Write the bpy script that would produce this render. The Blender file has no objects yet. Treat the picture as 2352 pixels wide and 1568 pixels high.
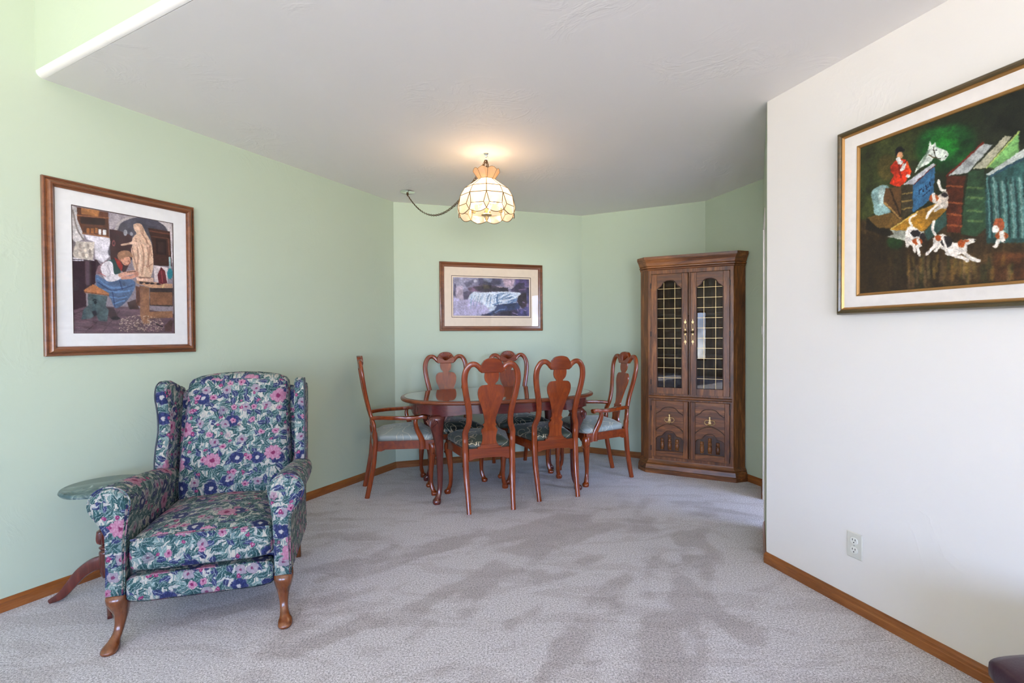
import bpy, bmesh, math, random
import numpy as np
from mathutils import Vector, Matrix
random.seed(7)
SC = bpy.context.scene
COL = SC.collection
PI = math.pi

# ------------------------------------------------------------------ camera (solved from the room's lines)
F, PITCH, ROLL, EYE = 1133.6, 0.0149, 0.0058, 1.2255
cr_, sr_, cp_, sp_ = math.cos(ROLL), math.sin(ROLL), math.cos(PITCH), math.sin(PITCH)
Rv = Vector((cr_, -sr_*sp_, -sr_*cp_)); Uv = Vector((sr_, cr_*sp_, cr_*cp_)); Fv = Vector((0, cp_, -sp_))
cam_d = bpy.data.cameras.new('camera'); cam = bpy.data.objects.new('camera', cam_d); COL.objects.link(cam)
cam_d.sensor_width = 36; cam_d.lens = F*36/2352; cam_d.clip_start = 0.02
M = Matrix.Identity(4)
for i in range(3):
    M[i][0] = Rv[i]; M[i][1] = Uv[i]; M[i][2] = -Fv[i]
M[2][3] = EYE
cam.matrix_world = M
SC.camera = cam

# ------------------------------------------------------------------ world: blue sky above, sunlit garden below the horizon
SKY_STRENGTH = 13
w = bpy.data.worlds.new('daylight'); SC.world = w; w.use_nodes = True
nt = w.node_tree; nt.nodes.clear()
o_ = nt.nodes.new('ShaderNodeOutputWorld'); bg = nt.nodes.new('ShaderNodeBackground')
tc = nt.nodes.new('ShaderNodeTexCoord'); sx = nt.nodes.new('ShaderNodeSeparateXYZ')
rp = nt.nodes.new('ShaderNodeValToRGB'); mr = nt.nodes.new('ShaderNodeMapRange')
mr.inputs['From Min'].default_value = -0.5; mr.inputs['From Max'].default_value = 0.7
nt.links.new(tc.outputs['Generated'], sx.inputs[0]); nt.links.new(sx.outputs['Z'], mr.inputs['Value'])
nt.links.new(mr.outputs[0], rp.inputs[0])
rp.color_ramp.elements[0].position = 0.0; rp.color_ramp.elements[0].color = (1.25, 1.18, 1.02, 1)
rp.color_ramp.elements[1].position = 1.0; rp.color_ramp.elements[1].color = (.36, .64, 1.50, 1)
e = rp.color_ramp.elements.new(.36); e.color = (1.15, 1.12, 1.00, 1)
e = rp.color_ramp.elements.new(.46); e.color = (.66, .88, 1.34, 1)
nz = nt.nodes.new('ShaderNodeTexNoise'); nz.inputs['Scale'].default_value = 28; nz.inputs['Detail'].default_value = 3
nt.links.new(tc.outputs['Generated'], nz.inputs['Vector'])
nr = nt.nodes.new('ShaderNodeMapRange'); nr.inputs['From Min'].default_value = .35; nr.inputs['From Max'].default_value = .65
nr.inputs['To Min'].default_value = .55; nr.inputs['To Max'].default_value = 1.45
nt.links.new(nz.outputs['Fac'], nr.inputs['Value'])
mx = nt.nodes.new('ShaderNodeVectorMath'); mx.operation = 'SCALE'
nt.links.new(rp.outputs[0], mx.inputs[0]); nt.links.new(nr.outputs[0], mx.inputs['Scale'])
nt.links.new(mx.outputs[0], bg.inputs[0]); bg.inputs[1].default_value = SKY_STRENGTH
nt.links.new(bg.outputs[0], o_.inputs[0])

SC.view_settings.view_transform = 'Standard'; SC.view_settings.look = 'None'
SC.view_settings.exposure = 0.27; SC.view_settings.gamma = 1; SC.view_settings.use_curve_mapping = False
SC.cycles.use_denoising = True; SC.cycles.max_bounces = 8; SC.cycles.diffuse_bounces = 4
SC.cycles.glossy_bounces = 3; SC.cycles.transparent_max_bounces = 12; SC.cycles.transmission_bounces = 4
SC.cycles.sample_clamp_indirect = 6; SC.cycles.caustics_reflective = False; SC.cycles.caustics_refractive = False
SC.cycles.blur_glossy = 0.5; SC.cycles.use_adaptive_sampling = True; SC.cycles.adaptive_threshold = 0.1; SC.cycles.adaptive_min_samples = 16

sun_d = bpy.data.lights.new('sun', 'SUN'); sun_d.energy = 32; sun_d.color = (1, .95, .90); sun_d.angle = .01  # sun added so its floor patch behind the camera brightens the ceiling
sun = bpy.data.objects.new('sun', sun_d); COL.objects.link(sun); sun.rotation_euler = Vector((.10, .83, -.56)).to_track_quat('-Z', 'Y').to_euler(); sun.location = (0, -8, 6)

# windows of the living room behind the camera (opening centre x, width, sill, head) and their daylight
REAR_Y = -5.0
WINDOWS = [(-4.68, .72, .42, 1.87), (-2.0, 2.3, .35, 2.3), (1.2, 2.7, .35, 2.3)]
def area(name, loc, direc, sx_, sy_, power, col, portal=False):
    l = bpy.data.lights.new(name, 'AREA'); l.shape = 'RECTANGLE'; l.size = sx_; l.size_y = sy_; l.energy = power; l.color = col
    ob = bpy.data.objects.new(name, l); COL.objects.link(ob); ob.location = loc
    ob.rotation_euler = Vector(direc).to_track_quat('-Z', 'Y').to_euler()
    if portal: l.cycles.is_portal = True
    return ob
for i, (x, wd, z0, z1) in enumerate(WINDOWS):
    area('window_daylight', (x, REAR_Y-.16, (z0+z1)/2), (0, 1, 0), wd, z1-z0, 1, (1, 1, 1), True)
area('kitchen_daylight', (4.55, .55, 1.45), (-1, 0, 0), 2.7, 1.5, 1, (1, 1, 1), True)

# ------------------------------------------------------------------ geometry helpers
def floor_at(u, v, z=0.0):
    a = (u-1176)/F; b = (784-v)/F
    r = Rv*a + Uv*b + Fv
    t = (z-EYE)/r.z
    return (r.x*t, r.y*t)
def s2l(c):
    return tuple(((x/255)/12.92 if x/255 <= .04045 else ((x/255+.055)/1.055)**2.4) for x in c)
def cr(pts, n=8, closed=False):
    """Catmull-Rom resample of a list of tuples."""
    P = [np.array(p, float) for p in pts]; out = []
    m = len(P); segs = m if closed else m-1
    for i in range(segs):
        p0 = P[(i-1) % m] if closed or i > 0 else 2*P[0]-P[1]
        p1 = P[i]; p2 = P[(i+1) % m]
        p3 = P[(i+2) % m] if closed or i+2 < m else 2*P[-1]-P[-2]
        for k in range(n):
            t = k/n
            out.append(tuple(.5*((2*p1)+(-p0+p2)*t+(2*p0-5*p1+4*p2-p3)*t*t+(-p0+3*p1-3*p2+p3)*t**3)))
    if not closed: out.append(tuple(P[-1]))
    return out
class MB:
    def __init__(s): s.v = []; s.f = []
    def add(s, verts, faces):
        b = len(s.v); s.v += [tuple(map(float, q)) for q in verts]; s.f += [tuple(b+i for i in f) for f in faces]
    def box(s, x0, x1, y0, y1, z0, z1):
        s.add([(x0,y0,z0),(x1,y0,z0),(x1,y1,z0),(x0,y1,z0),(x0,y0,z1),(x1,y0,z1),(x1,y1,z1),(x0,y1,z1)],
              [(0,3,2,1),(4,5,6,7),(0,1,5,4),(1,2,6,5),(2,3,7,6),(3,0,4,7)])
        return s
    def rings(s, rings, cap0=True, cap1=True, closed=False):
        n = len(rings[0]); b = len(s.v); m = len(rings)
        for r in rings: s.v += [tuple(map(float, q)) for q in r]
        for i in range(m if closed else m-1):
            for j in range(n):
                a, c = b+i*n, b+((i+1) % m)*n
                s.f.append((a+j, a+(j+1) % n, c+(j+1) % n, c+j))
        if not closed:
            if cap0: s.f.append(tuple(b+j for j in reversed(range(n))))
            if cap1: s.f.append(tuple(b+(m-1)*n+j for j in range(n)))
        return s
    def prism(s, pts, y0, y1, bev=0):
        """outline in XZ, extruded along Y from y0 to y1 (optional chamfer at both faces)."""
        def inset(d):
            n = len(pts); out = []
            A = sum(pts[i][0]*pts[(i+1) % n][1]-pts[(i+1) % n][0]*pts[i][1] for i in range(n))
            sg = 1 if A > 0 else -1
            for i in range(n):
                p0, p1, p2 = np.array(pts[i-1]), np.array(pts[i]), np.array(pts[(i+1) % n])
                a = p1-p0; c = p2-p1; a = a/(np.linalg.norm(a)+1e-9); c = c/(np.linalg.norm(c)+1e-9)
                nn = np.array([-a[1]-c[1], a[0]+c[0]])*sg; L = np.linalg.norm(nn)
                nn = nn/(L+1e-9); k = min(2.0, 2/max(L, .6)) if L > .01 else 1
                out.append(tuple(p1+nn*d*k))
            return out
        R = []
        if bev:
            q = inset(bev); R = [[(x, y0, z) for x, z in q], [(x, y0+bev*np.sign(y1-y0), z) for x, z in pts],
                                 [(x, y1-bev*np.sign(y1-y0), z) for x, z in pts], [(x, y1, z) for x, z in q]]
        else:
            R = [[(x, y0, z) for x, z in pts], [(x, y1, z) for x, z in pts]]
        return s.rings(R)
    def lathe(s, prof, n=24, c=(0, 0, 0), mod=None):
        R = []
        for r, z in prof:
            R.append([(c[0]+(r*(mod(2*PI*k/n, z) if mod else 1))*math.cos(2*PI*k/n), c[1]+(r*(mod(2*PI*k/n, z) if mod else 1))*math.sin(2*PI*k/n), c[2]+z) for k in range(n)])
        return s.rings(R)
    def loft(s, secs, n=16, ex=2.6):
        """secs: (x,y,z,rx,ry) horizontal superellipse sections."""
        R = []
        for q in secs:
            x, y, z, rx, ry = q[:5]; e = q[5] if len(q) > 5 else ex
            R.append([(x+rx*_se(math.cos(2*PI*k/n), e), y+ry*_se(math.sin(2*PI*k/n), e), z) for k in range(n)])
        return s.rings(R)
    def tube(s, path, r, n=8, closed=False, cap=True):
        P = [Vector(p) for p in path]; m = len(P); R = []; up = None
        for i in range(m):
            a = P[(i-1) % m] if closed or i > 0 else P[i]; c = P[(i+1) % m] if closed or i < m-1 else P[i]
            t = (c-a).normalized()
            if up is None:
                up = Vector((0, 0, 1)) if abs(t.z) < .9 else Vector((1, 0, 0))
            sd = t.cross(up).normalized(); up = sd.cross(t).normalized()
            rr = r[i] if isinstance(r, (list, tuple)) else r
            R.append([tuple(P[i]+sd*rr*math.cos(2*PI*k/n)+up*rr*math.sin(2*PI*k/n)) for k in range(n)])
        return s.rings(R, cap, cap, closed)
    def ribbon(s, path, wid, dep, yref=(0, 1, 0), n=12, ex=3.2):
        """path swept with a rounded rectangle: width across, depth along yref."""
        P = [Vector(p) for p in path]; m = len(P); Y = Vector(yref); R = []
        for i in range(m):
            t = (P[min(i+1, m-1)]-P[max(i-1, 0)]).normalized()
            sd = t.cross(Y).normalized(); yy = sd.cross(t).normalized()
            w_ = wid[i] if isinstance(wid, (list, tuple)) else wid; d_ = dep[i] if isinstance(dep, (list, tuple)) else dep
            R.append([tuple(P[i]+sd*(w_/2)*_se(math.cos(2*PI*k/n), ex)+yy*(d_/2)*_se(math.sin(2*PI*k/n), ex)) for k in range(n)])
        return s.rings(R)
    def sphere(s, c, r, n=14, m=9):
        rr = r if isinstance(r, (tuple, list)) else (r, r, r)
        R = []
        for i in range(1, m):
            a = PI*i/m
            R.append([(c[0]+rr[0]*math.sin(a)*math.cos(2*PI*k/n), c[1]+rr[1]*math.sin(a)*math.sin(2*PI*k/n), c[2]-rr[2]*math.cos(a)) for k in range(n)])
        return s.rings(R)
    def xf(s, fn): s.v = [tuple(fn(q)) for q in s.v]; return s
    def build(s, name, mat, parent=None, smooth=40, bevel=0, bseg=2, sub=0, uv=False):
        me = bpy.data.meshes.new(name); me.from_pydata(s.v, [], s.f); me.validate()
        bm = bmesh.new(); bm.from_mesh(me); bmesh.ops.recalc_face_normals(bm, faces=bm.faces); bm.to_mesh(me); bm.free()
        me.materials.append(mat)
        if smooth:
            me.shade_smooth(); me.set_sharp_from_angle(angle=math.radians(smooth))
        if uv: boxuv(me)
        ob = bpy.data.objects.new(name, me); COL.objects.link(ob)
        if parent is not None: ob.parent = parent
        if bevel:
            b = ob.modifiers.new('bevel', 'BEVEL'); b.width = bevel; b.segments = bseg; b.limit_method = 'ANGLE'; b.angle_limit = math.radians(35)
        if sub:
            b = ob.modifiers.new('sub', 'SUBSURF'); b.levels = sub; b.render_levels = sub
        return ob
def _se(c, e): return math.copysign(abs(c)**(2/e), c)
def boxuv(me):
    uvl = me.uv_layers.new(name='UVMap'); n = len(me.loops)
    for p in me.polygons:
        nn = p.normal; ax = max(range(3), key=lambda i: abs(nn[i])*(1.25 if i == 1 else 1))
        for li in p.loop_indices:
            c = me.vertices[me.loops[li].vertex_index].co
            if ax == 0: u = (c.y+3.1, c.z)
            elif ax == 1: u = (c.x, c.z+c.y*.3)
            else: u = (c.x, c.y+1.7)
            uvl.data[li].uv = u
def empty(name, loc, rz=0, label=None, cat=None, group=None):
    o = bpy.data.objects.new(name, None); COL.objects.link(o); o.location = loc; o.rotation_euler = (0, 0, rz); o.empty_display_size = .1
    tag(o, label, cat, group); return o
def tag(o, label=None, cat=None, group=None, kind=None):
    if label: o['label'] = label
    if cat: o['category'] = cat
    if group: o['group'] = group
    if kind: o['kind'] = kind
    return o
def dup(root, loc, rz, label, group):
    r = root.copy(); COL.objects.link(r); r.location = loc; r.rotation_euler = (0, 0, rz); r['label'] = label; r['group'] = group
    for ch in list(root.children):
        c = ch.copy(); COL.objects.link(c); c.parent = r
        for g in list(ch.children):
            d = g.copy(); COL.objects.link(d); d.parent = c
    return r
def facing(h): return math.atan2(-h[0], h[1])

# ------------------------------------------------------------------ material helpers
class NT:
    def __init__(s, name):
        s.m = bpy.data.materials.new(name); s.m.use_nodes = True; s.t = s.m.node_tree; s.t.nodes.clear()
        s.out = s.t.nodes.new('ShaderNodeOutputMaterial'); s.b = s.t.nodes.new('ShaderNodeBsdfPrincipled')
        s.t.links.new(s.b.outputs[0], s.out.inputs[0])
    def n(s, ty, **kw):
        nd = s.t.nodes.new('ShaderNode'+ty)
        for k, v in kw.items():
            if k in nd.inputs: nd.inputs[k].default_value = v
            else: setattr(nd, k, v)
        return nd
    def l(s, a, b): s.t.links.new(a, b)
    def math(s, op, a, b=None, c=None, clamp=False):
        nd = s.t.nodes.new('ShaderNodeMath'); nd.operation = op; nd.use_clamp = clamp
        for i, q in enumerate((a, b, c)):
            if q is None: continue
            if isinstance(q, (int, float)): nd.inputs[i].default_value = q
            else: s.l(q, nd.inputs[i])
        return nd.outputs[0]
    def vm(s, op, a, b=None, out=0, sc=None):
        nd = s.t.nodes.new('ShaderNodeVectorMath'); nd.operation = op
        for i, q in enumerate((a, b)):
            if q is None: continue
            if isinstance(q, (tuple, list)): nd.inputs[i].default_value = q
            else: s.l(q, nd.inputs[i])
        if sc is not None:
            if isinstance(sc, (int, float)): nd.inputs['Scale'].default_value = sc
            else: s.l(sc, nd.inputs['Scale'])
        return nd.outputs[out]
    def mix(s, fac, a, b):
        nd = s.t.nodes.new('ShaderNodeMix'); nd.data_type = 'RGBA'
        for i, q in ((0, fac), (6, a), (7, b)):
            if isinstance(q, (int, float)): nd.inputs[i].default_value = q
            elif isinstance(q, (tuple, list)): nd.inputs[i].default_value = (*q[:3], 1)
            else: s.l(q, nd.inputs[i])
        return nd.outputs[2]
    def step(s, x, e0, e1):
        nd = s.n('MapRange'); nd.interpolation_type = 'SMOOTHSTEP'
        nd.inputs['From Min'].default_value = e0; nd.inputs['From Max'].default_value = e1; s.l(x, nd.inputs['Value']); return nd.outputs[0]
    def ramp(s, fac, els):
        nd = s.n('ValToRGB'); r = nd.color_ramp
        while len(r.elements) < len(els): r.elements.new(.5)
        for e_, (p, c) in zip(r.elements, els): e_.position = p; e_.color = (*c[:3], 1)
        s.l(fac, nd.inputs[0]); return nd.outputs[0]
    def coord(s, kind='Object', scale=(1, 1, 1), rot=(0, 0, 0), loc=(0, 0, 0)):
        t = s.n('TexCoord'); m = s.n('Mapping'); m.inputs['Scale'].default_value = scale; m.inputs['Rotation'].default_value = rot; m.inputs['Location'].default_value = loc
        s.l(t.outputs[kind], m.inputs[0]); return m.outputs[0]
    def noise(s, vec, scale, detail=3, rough=.55, dist=0, out=0):
        nd = s.n('TexNoise'); nd.inputs['Scale'].default_value = scale; nd.inputs['Detail'].default_value = detail
        nd.inputs['Roughness'].default_value = rough; nd.inputs['Distortion'].default_value = dist
        if vec is not None: s.l(vec, nd.inputs['Vector'])
        return nd.outputs[out]
    def bump(s, h, strength=.3, dist=.01):
        nd = s.n('Bump'); nd.inputs['Strength'].default_value = strength; nd.inputs['Distance'].default_value = dist
        s.l(h, nd.inputs['Height']); s.l(nd.outputs[0], s.b.inputs['Normal']); return nd
    def set(s, **kw):
        names = dict(col='Base Color', rough='Roughness', metal='Metallic', spec='Specular IOR Level', coat='Coat Weight', coatr='Coat Roughness', sheen='Sheen Weight', sheenr='Sheen Roughness')
        for k, v in kw.items():
            i = s.b.inputs[names[k]]
            if isinstance(v, (int, float)): i.default_value = v
            elif isinstance(v, (tuple, list)): i.default_value = (*v[:3], 1)
            else: s.l(v, i)
        return s
def plain(name, c, rough=.5, metal=0, **kw):
    m = NT(name); cc = m.coord(); nz = m.noise(cc, 35, 2)
    m.set(col=m.mix(nz, [x*.93 for x in c], [min(1, x*1.07) for x in c]), rough=rough, metal=metal, **kw); return m.m
def wood(name, dark, mid, light, axis='z', rough=.3, coat=.3, scale=1, coatr=.15, bump=.05):
    m = NT(name)
    sc = {'z': (9, 9, .9), 'x': (.9, 9, 9), 'y': (9, .9, 9)}[axis]; sc = tuple(q*scale for q in sc)
    c = m.coord('Object', sc); n1 = m.noise(c, 2.2, 5, .6, 1.2)
    c2 = m.coord('Object', tuple(q*5 for q in sc)); n2 = m.noise(c2, 3.0, 3, .7, .3)
    f = m.math('ADD', m.math('MULTIPLY', n1, .7), m.math('MULTIPLY', n2, .3))
    m.set(col=m.ramp(f, [(.30, dark), (.5, mid), (.72, light)]), rough=rough, coat=coat, coatr=coatr)
    m.bump(n2, bump, .002); return m.m
def paint(name, c, c2=None, strength=.10):
    m = NT(name); cc = m.coord(); n0 = m.noise(cc, 3.5, 4, .6, 1.8)
    ridge = m.math('SUBTRACT', 1.0, m.math('MULTIPLY', m.math('ABSOLUTE', m.math('SUBTRACT', n0, .5)), 14.0), clamp=True)
    msk = m.step(m.noise(cc, 1.7, 2), .5, .62)
    r = m.math('MULTIPLY', ridge, msk); fine = m.noise(cc, 60, 2)
    h = m.math('ADD', m.math('MULTIPLY', r, .8), m.math('MULTIPLY', fine, .12))
    m.set(col=m.mix(m.noise(cc, 1.1, 2), c, c2 or c), rough=.62, spec=.3); m.bump(h, strength*2.2, .003); return m.m

GREEN = s2l((187, 200, 178)); WHITE = s2l((235, 229, 224)); CEIL = s2l((240, 236, 232))
M_green = paint('green_wall_paint', GREEN); M_white = paint('white_wall_paint', WHITE); M_ceil = paint('ceiling_paint', CEIL, None, .14)
M_trim = plain('cream_trim_paint', s2l((215, 208, 198)), .4)
M_cherry = wood('cherry_wood', (.125, .017, .003), (.225, .035, .005), (.35, .068, .008), 'z', .24, .5, coatr=.05)
M_cherry_x = wood('cherry_wood_rail', (.11, .015, .003), (.195, .029, .005), (.30, .055, .008), 'x', .24, .5, coatr=.05)
M_mahog = wood('mahogany_leg', (.055, .010, .008), (.10, .018, .012), (.16, .032, .020), 'z', .22, .6, coatr=.06)
M_mahog_x = wood('mahogany_apron', (.055, .010, .010), (.10, .018, .016), (.15, .030, .022), 'x', .22, .6, coatr=.06)
M_top = wood('mahogany_table_top', (.05, .012, .008), (.085, .018, .011), (.13, .030, .018), 'x', .07, .9, coatr=.02, bump=.0)
M_edge = wood('mahogany_edge', (.09, .018, .006), (.17, .036, .010), (.26, .065, .018), 'x', .30, .3)
M_pecan = wood('pecan_cabinet_wood', (.022, .006, .002), (.165, .050, .010), (.44, .165, .040), 'z', .36, .12)
M_pecan_x = wood('pecan_cabinet_rail', (.022, .006, .002), (.165, .050, .010), (.44, .165, .040), 'x', .36, .15)
M_pecan_shade = wood('pecan_shaded_wood', (.02, .008, .004), (.06, .022, .010), (.11, .045, .018), 'z', .3, .3)  # darker copy of the pecan: shadow at moulding edges put into the colour
M_base = wood('oak_baseboard', (.14, .040, .008), (.27, .085, .017), (.40, .15, .038), 'x', .30, .3)
M_frame = wood('walnut_frame', (.07, .020, .008), (.17, .055, .018), (.27, .10, .035), 'x', .28, .4)
M_frame_v = wood('walnut_frame_upright', (.07, .020, .008), (.17, .055, .018), (.27, .10, .035), 'z', .28, .4)
M_legw = wood('armchair_leg_wood', (.07, .018, .006), (.16, .045, .012), (.26, .08, .022), 'z', .22, .5, coatr=.08)
M_brass = plain('brass', (.66, .46, .22), .32, 1); M_bronze = plain('dark_bronze', (.13, .075, .035), .4, .9)
M_chrome = plain('polished_metal', (.85, .87, .85), .12, 1)
M_black = plain('black_gap', (.006, .006, .006), .7); M_hinge = plain('dark_hinge', (.02, .016, .014), .4, .6)
M_ivory = plain('ivory_plastic', s2l((214, 211, 200)), .35); M_ivory_b = plain('bright_ivory_plastic', s2l((232, 230, 222)), .3)
M_mat = plain('mat_board', s2l((232, 232, 230)), .8); M_mat_c = plain('cream_mat_board', s2l((226, 208, 186)), .8)
M_linen = plain('linen_liner', s2l((228, 220, 214)), .85); M_olive = wood('olive_gold_frame', (.035, .030, .014), (.085, .060, .025), (.17, .10, .04), 'x', .3, .3)
M_gilt = plain('gilt_fillet', (.42, .22, .07), .35, .5)
M_bevel = plain('mat_bevel', s2l((70, 45, 35)), .8)
m = NT('burgundy_leather'); c = m.coord(); m.set(col=m.mix(m.noise(c, 6, 3), (.020, .008, .014), (.060, .022, .040)), rough=.38, spec=.5)
m.bump(m.noise(c, 180, 2), .15, .002); M_leather = m.m
m = NT('green_marble'); c = m.coord(); n = m.noise(c, 9, 8, .65, 2.5)
m.set(col=m.ramp(n, [(.3, (.025, .06, .065)), (.5, (.06, .11, .11)), (.6, (.13, .19, .18)), (.68, (.35, .42, .40))]), rough=.12, spec=.6); M_marble = m.m

# carpet
m = NT('carpet'); c = m.coord(); at = m.n('Attribute'); at.attribute_name = 'pile'
f1 = m.noise(c, 135, 3, .75); f2 = m.noise(c, 340, 2, .7)
f = m.math('ADD', m.math('MULTIPLY', f1, .55), m.math('MULTIPLY', f2, .45))
colr = m.ramp(f, [(.36, (.13, .122, .135)), (.45, (.36, .343, .365)), (.52, (.60, .577, .61)), (.62, (.91, .88, .915))])
brk = m.noise(c, 9, 8, .78, .8); pil = m.step(m.math('ADD', at.outputs['Fac'], m.math('MULTIPLY', m.math('SUBTRACT', brk, .5), 1.2)), .25, .75)
brk2 = m.step(m.noise(m.coord('Object', (.8, 2.3, 1), (0, 0, -.62)), 3.0, 7, .66, .9), .50, .575)
pil = m.math('ADD', m.math('MULTIPLY', pil, .80), m.math('MULTIPLY', brk2, .42), clamp=True)
dk = m.n('Mix'); dk.data_type = 'RGBA'; dk.blend_type = 'MULTIPLY'; m.l(pil, dk.inputs[0]); m.l(colr, dk.inputs[6]); dk.inputs[7].default_value = (.70, .665, .65, 1)
m.set(col=dk.outputs[2], rough=.95, spec=.1, sheen=.25, sheenr=.6); m.bump(f, .55, .006); M_carpet = m.m

# floral upholstery: layers of painted leaves and blossoms from Voronoi cells in the cloth's own UV metres
def floral():
    m = NT('floral_upholstery'); t = m.n('TexCoord'); uv = t.outputs['UV']
    wn = m.noise(uv, 38, 3, .6, 0, 1); warp = m.vm('ADD', uv, m.vm('SCALE', m.vm('SUBTRACT', wn, (.5, .5, .5)), sc=.027))
    def cell(scale, off, rnd=.9):
        p = m.vm('ADD', m.vm('SCALE', warp, sc=scale), off)
        v = m.n('TexVoronoi'); v.voronoi_dimensions = '2D'; v.inputs['Scale'].default_value = 1; v.inputs['Randomness'].default_value = rnd; m.l(p, v.inputs['Vector'])
        d = m.vm('SUBTRACT', p, v.outputs['Position']); sp = m.n('SeparateXYZ'); m.l(d, sp.inputs[0])
        sc_ = m.n('SeparateColor'); m.l(v.outputs['Color'], sc_.inputs[0])
        return sp.outputs[0], sp.outputs[1], sc_.outputs[0], sc_.outputs[1], sc_.outputs[2]
    def leaf(scale, off, L, W, base_ang=.7, spread=2.2, keep=.0):
        x, y, r, g, b = cell(scale, off)
        a = m.math('ADD', m.math('MULTIPLY', m.math('SUBTRACT', r, .5), spread), base_ang)
        ca, sa = m.math('COSINE', a), m.math('SINE', a)
        u = m.math('ADD', m.math('MULTIPLY', x, ca), m.math('MULTIPLY', y, sa)); v = m.math('SUBTRACT', m.math('MULTIPLY', y, ca), m.math('MULTIPLY', x, sa))
        v = m.math('ADD', v, m.math('MULTIPLY', m.math('MULTIPLY', u, u), m.math('SUBTRACT', b, .5)))
        q = m.math('DIVIDE', u, L); wq = m.math('MULTIPLY', m.math('SUBTRACT', 1.0, m.math('MULTIPLY', q, q)), W)
        e = m.math('SUBTRACT', wq, m.math('ABSOLUTE', v)); msk = m.step(e, -.012, .022)
        if keep: msk = m.math('MULTIPLY', msk, m.step(g, keep, keep+.02))
        vein = m.step(m.math('ABSOLUTE', m.math('ADD', v, m.math('MULTIPLY', m.math('SINE', m.math('MULTIPLY', u, 40)), .012))), .012, .03)
        return msk, g, b, vein, e
    def flower(scale, off, R, petals, keep, amp=.22):
        x, y, r, g, b = cell(scale, off, .75)
        rad = m.math('SQRT', m.math('ADD', m.math('MULTIPLY', x, x), m.math('MULTIPLY', y, y))); an = m.math('ARCTAN2', y, x)
        lobe = m.math('ABSOLUTE', m.math('SINE', m.math('ADD', m.math('MULTIPLY', an, petals/2), m.math('MULTIPLY', r, 6.0))))
        rr = m.math('MULTIPLY', m.math('ADD', 1-amp, m.math('MULTIPLY', lobe, amp)), R)
        msk = m.math('MULTIPLY', m.step(m.math('SUBTRACT', rr, rad), -.008, .016), m.step(g, keep, keep+.02))
        inner = m.math('DIVIDE', rad, R); return msk, inner, lobe, b, an
    st = m.noise(m.vm('MULTIPLY', uv, (60, 18, 1)), 1.0, 3, .6, 2.0)
    col = m.mix(m.step(st, .44, .58), (.64, .58, .49), (.19, .29, .29))
    def put(col, msk, c): return m.mix(msk, col, c)
    streak = m.noise(m.vm('MULTIPLY', uv, (150, 60, 1)), 1.0, 2, .6, 1.0); stk = m.step(streak, .42, .60)
    for scl, off, L, W, ba, keep, ca, cb in [
        (17, (3.1, 7.2, 0), .52, .20, .5, .0, (.17, .27, .25), (.30, .40, .37)),
        (20, (11.7, 2.4, 0), .50, .19, 1.1, .05, (.030, .105, .105), (.075, .17, .16)),
        (18, (5.3, 14.9, 0), .52, .18, .2, .12, (.022, .080, .085), (.060, .15, .15)),
        (17, (41.3, 5.6, 0), .54, .21, .9, .10, (.018, .070, .075), (.050, .13, .135)),
        (19, (23.3, 9.6, 0), .48, .22, -.5, .25, (.022, .032, .105), (.065, .080, .20)),
        (26, (31.5, 4.1, 0), .48, .13, .9, .60, (.46, .43, .40), (.60, .56, .51)),
        (24, (8.8, 22.2, 0), .50, .17, .6, .45, (.028, .09, .095), (.10, .19, .18))]:
        k, g, b, vein, e = leaf(scl, off, L, W, ba, 2.4, keep)
        lc = m.mix(stk, ca, cb); lc = m.mix(vein, m.mix(.5, cb, (.5, .6, .58)), lc)
        col = put(col, k, lc)
    for scl, off, R, pt, keep, ca, cb, cc in [
        (9.0, (4.4, 1.9, 0), .32, 8, .50, (.020, .028, .11), (.05, .07, .20), (.55, .52, .50)),
        (10.5, (17.2, 6.8, 0), .24, 4, .50, (.33, .28, .33), (.44, .38, .42), (.22, .05, .13)),
        (6.6, (9.1, 12.6, 0), .27, 9, .62, (.50, .20, .31), (.62, .34, .43), (.26, .03, .11)),
        (15, (2.2, 19.4, 0), .24, 5, .74, (.48, .18, .29), (.60, .36, .44), (.24, .02, .11)),
        (24, (14.1, 3.3, 0), .22, 4, .80, (.28, .03, .13), (.42, .09, .22), (.6, .3, .4))]:
        k, inr, lobe, b, an = flower(scl, off, R, pt, keep)
        pc = m.mix(m.math('MULTIPLY', lobe, stk), ca, cb); pc = m.mix(m.step(inr, .36, .22), pc, cc) if False else m.mix(m.math('SUBTRACT', 1.0, m.step(inr, .20, .34)), pc, cc)
        edge = m.step(inr, .82, .98); pc = m.mix(m.math('MULTIPLY', edge, .5), pc, cc)
        col = put(col, k, pc)
    m.set(col=m.vm('SCALE', col, sc=.66), rough=.75, spec=.22, sheen=.05, sheenr=.4)
    cord = m.math('SINE', m.math('MULTIPLY', m.vm('DOT_PRODUCT', uv, (1, 0, 0), 1), 1400.0))
    m.bump(m.math('ADD', cord, m.noise(uv, 25, 3)), .15, .0015); return m.m
M_floral = floral()
M_piping = plain('dark_piping', (.045, .055, .07), .7)

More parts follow.
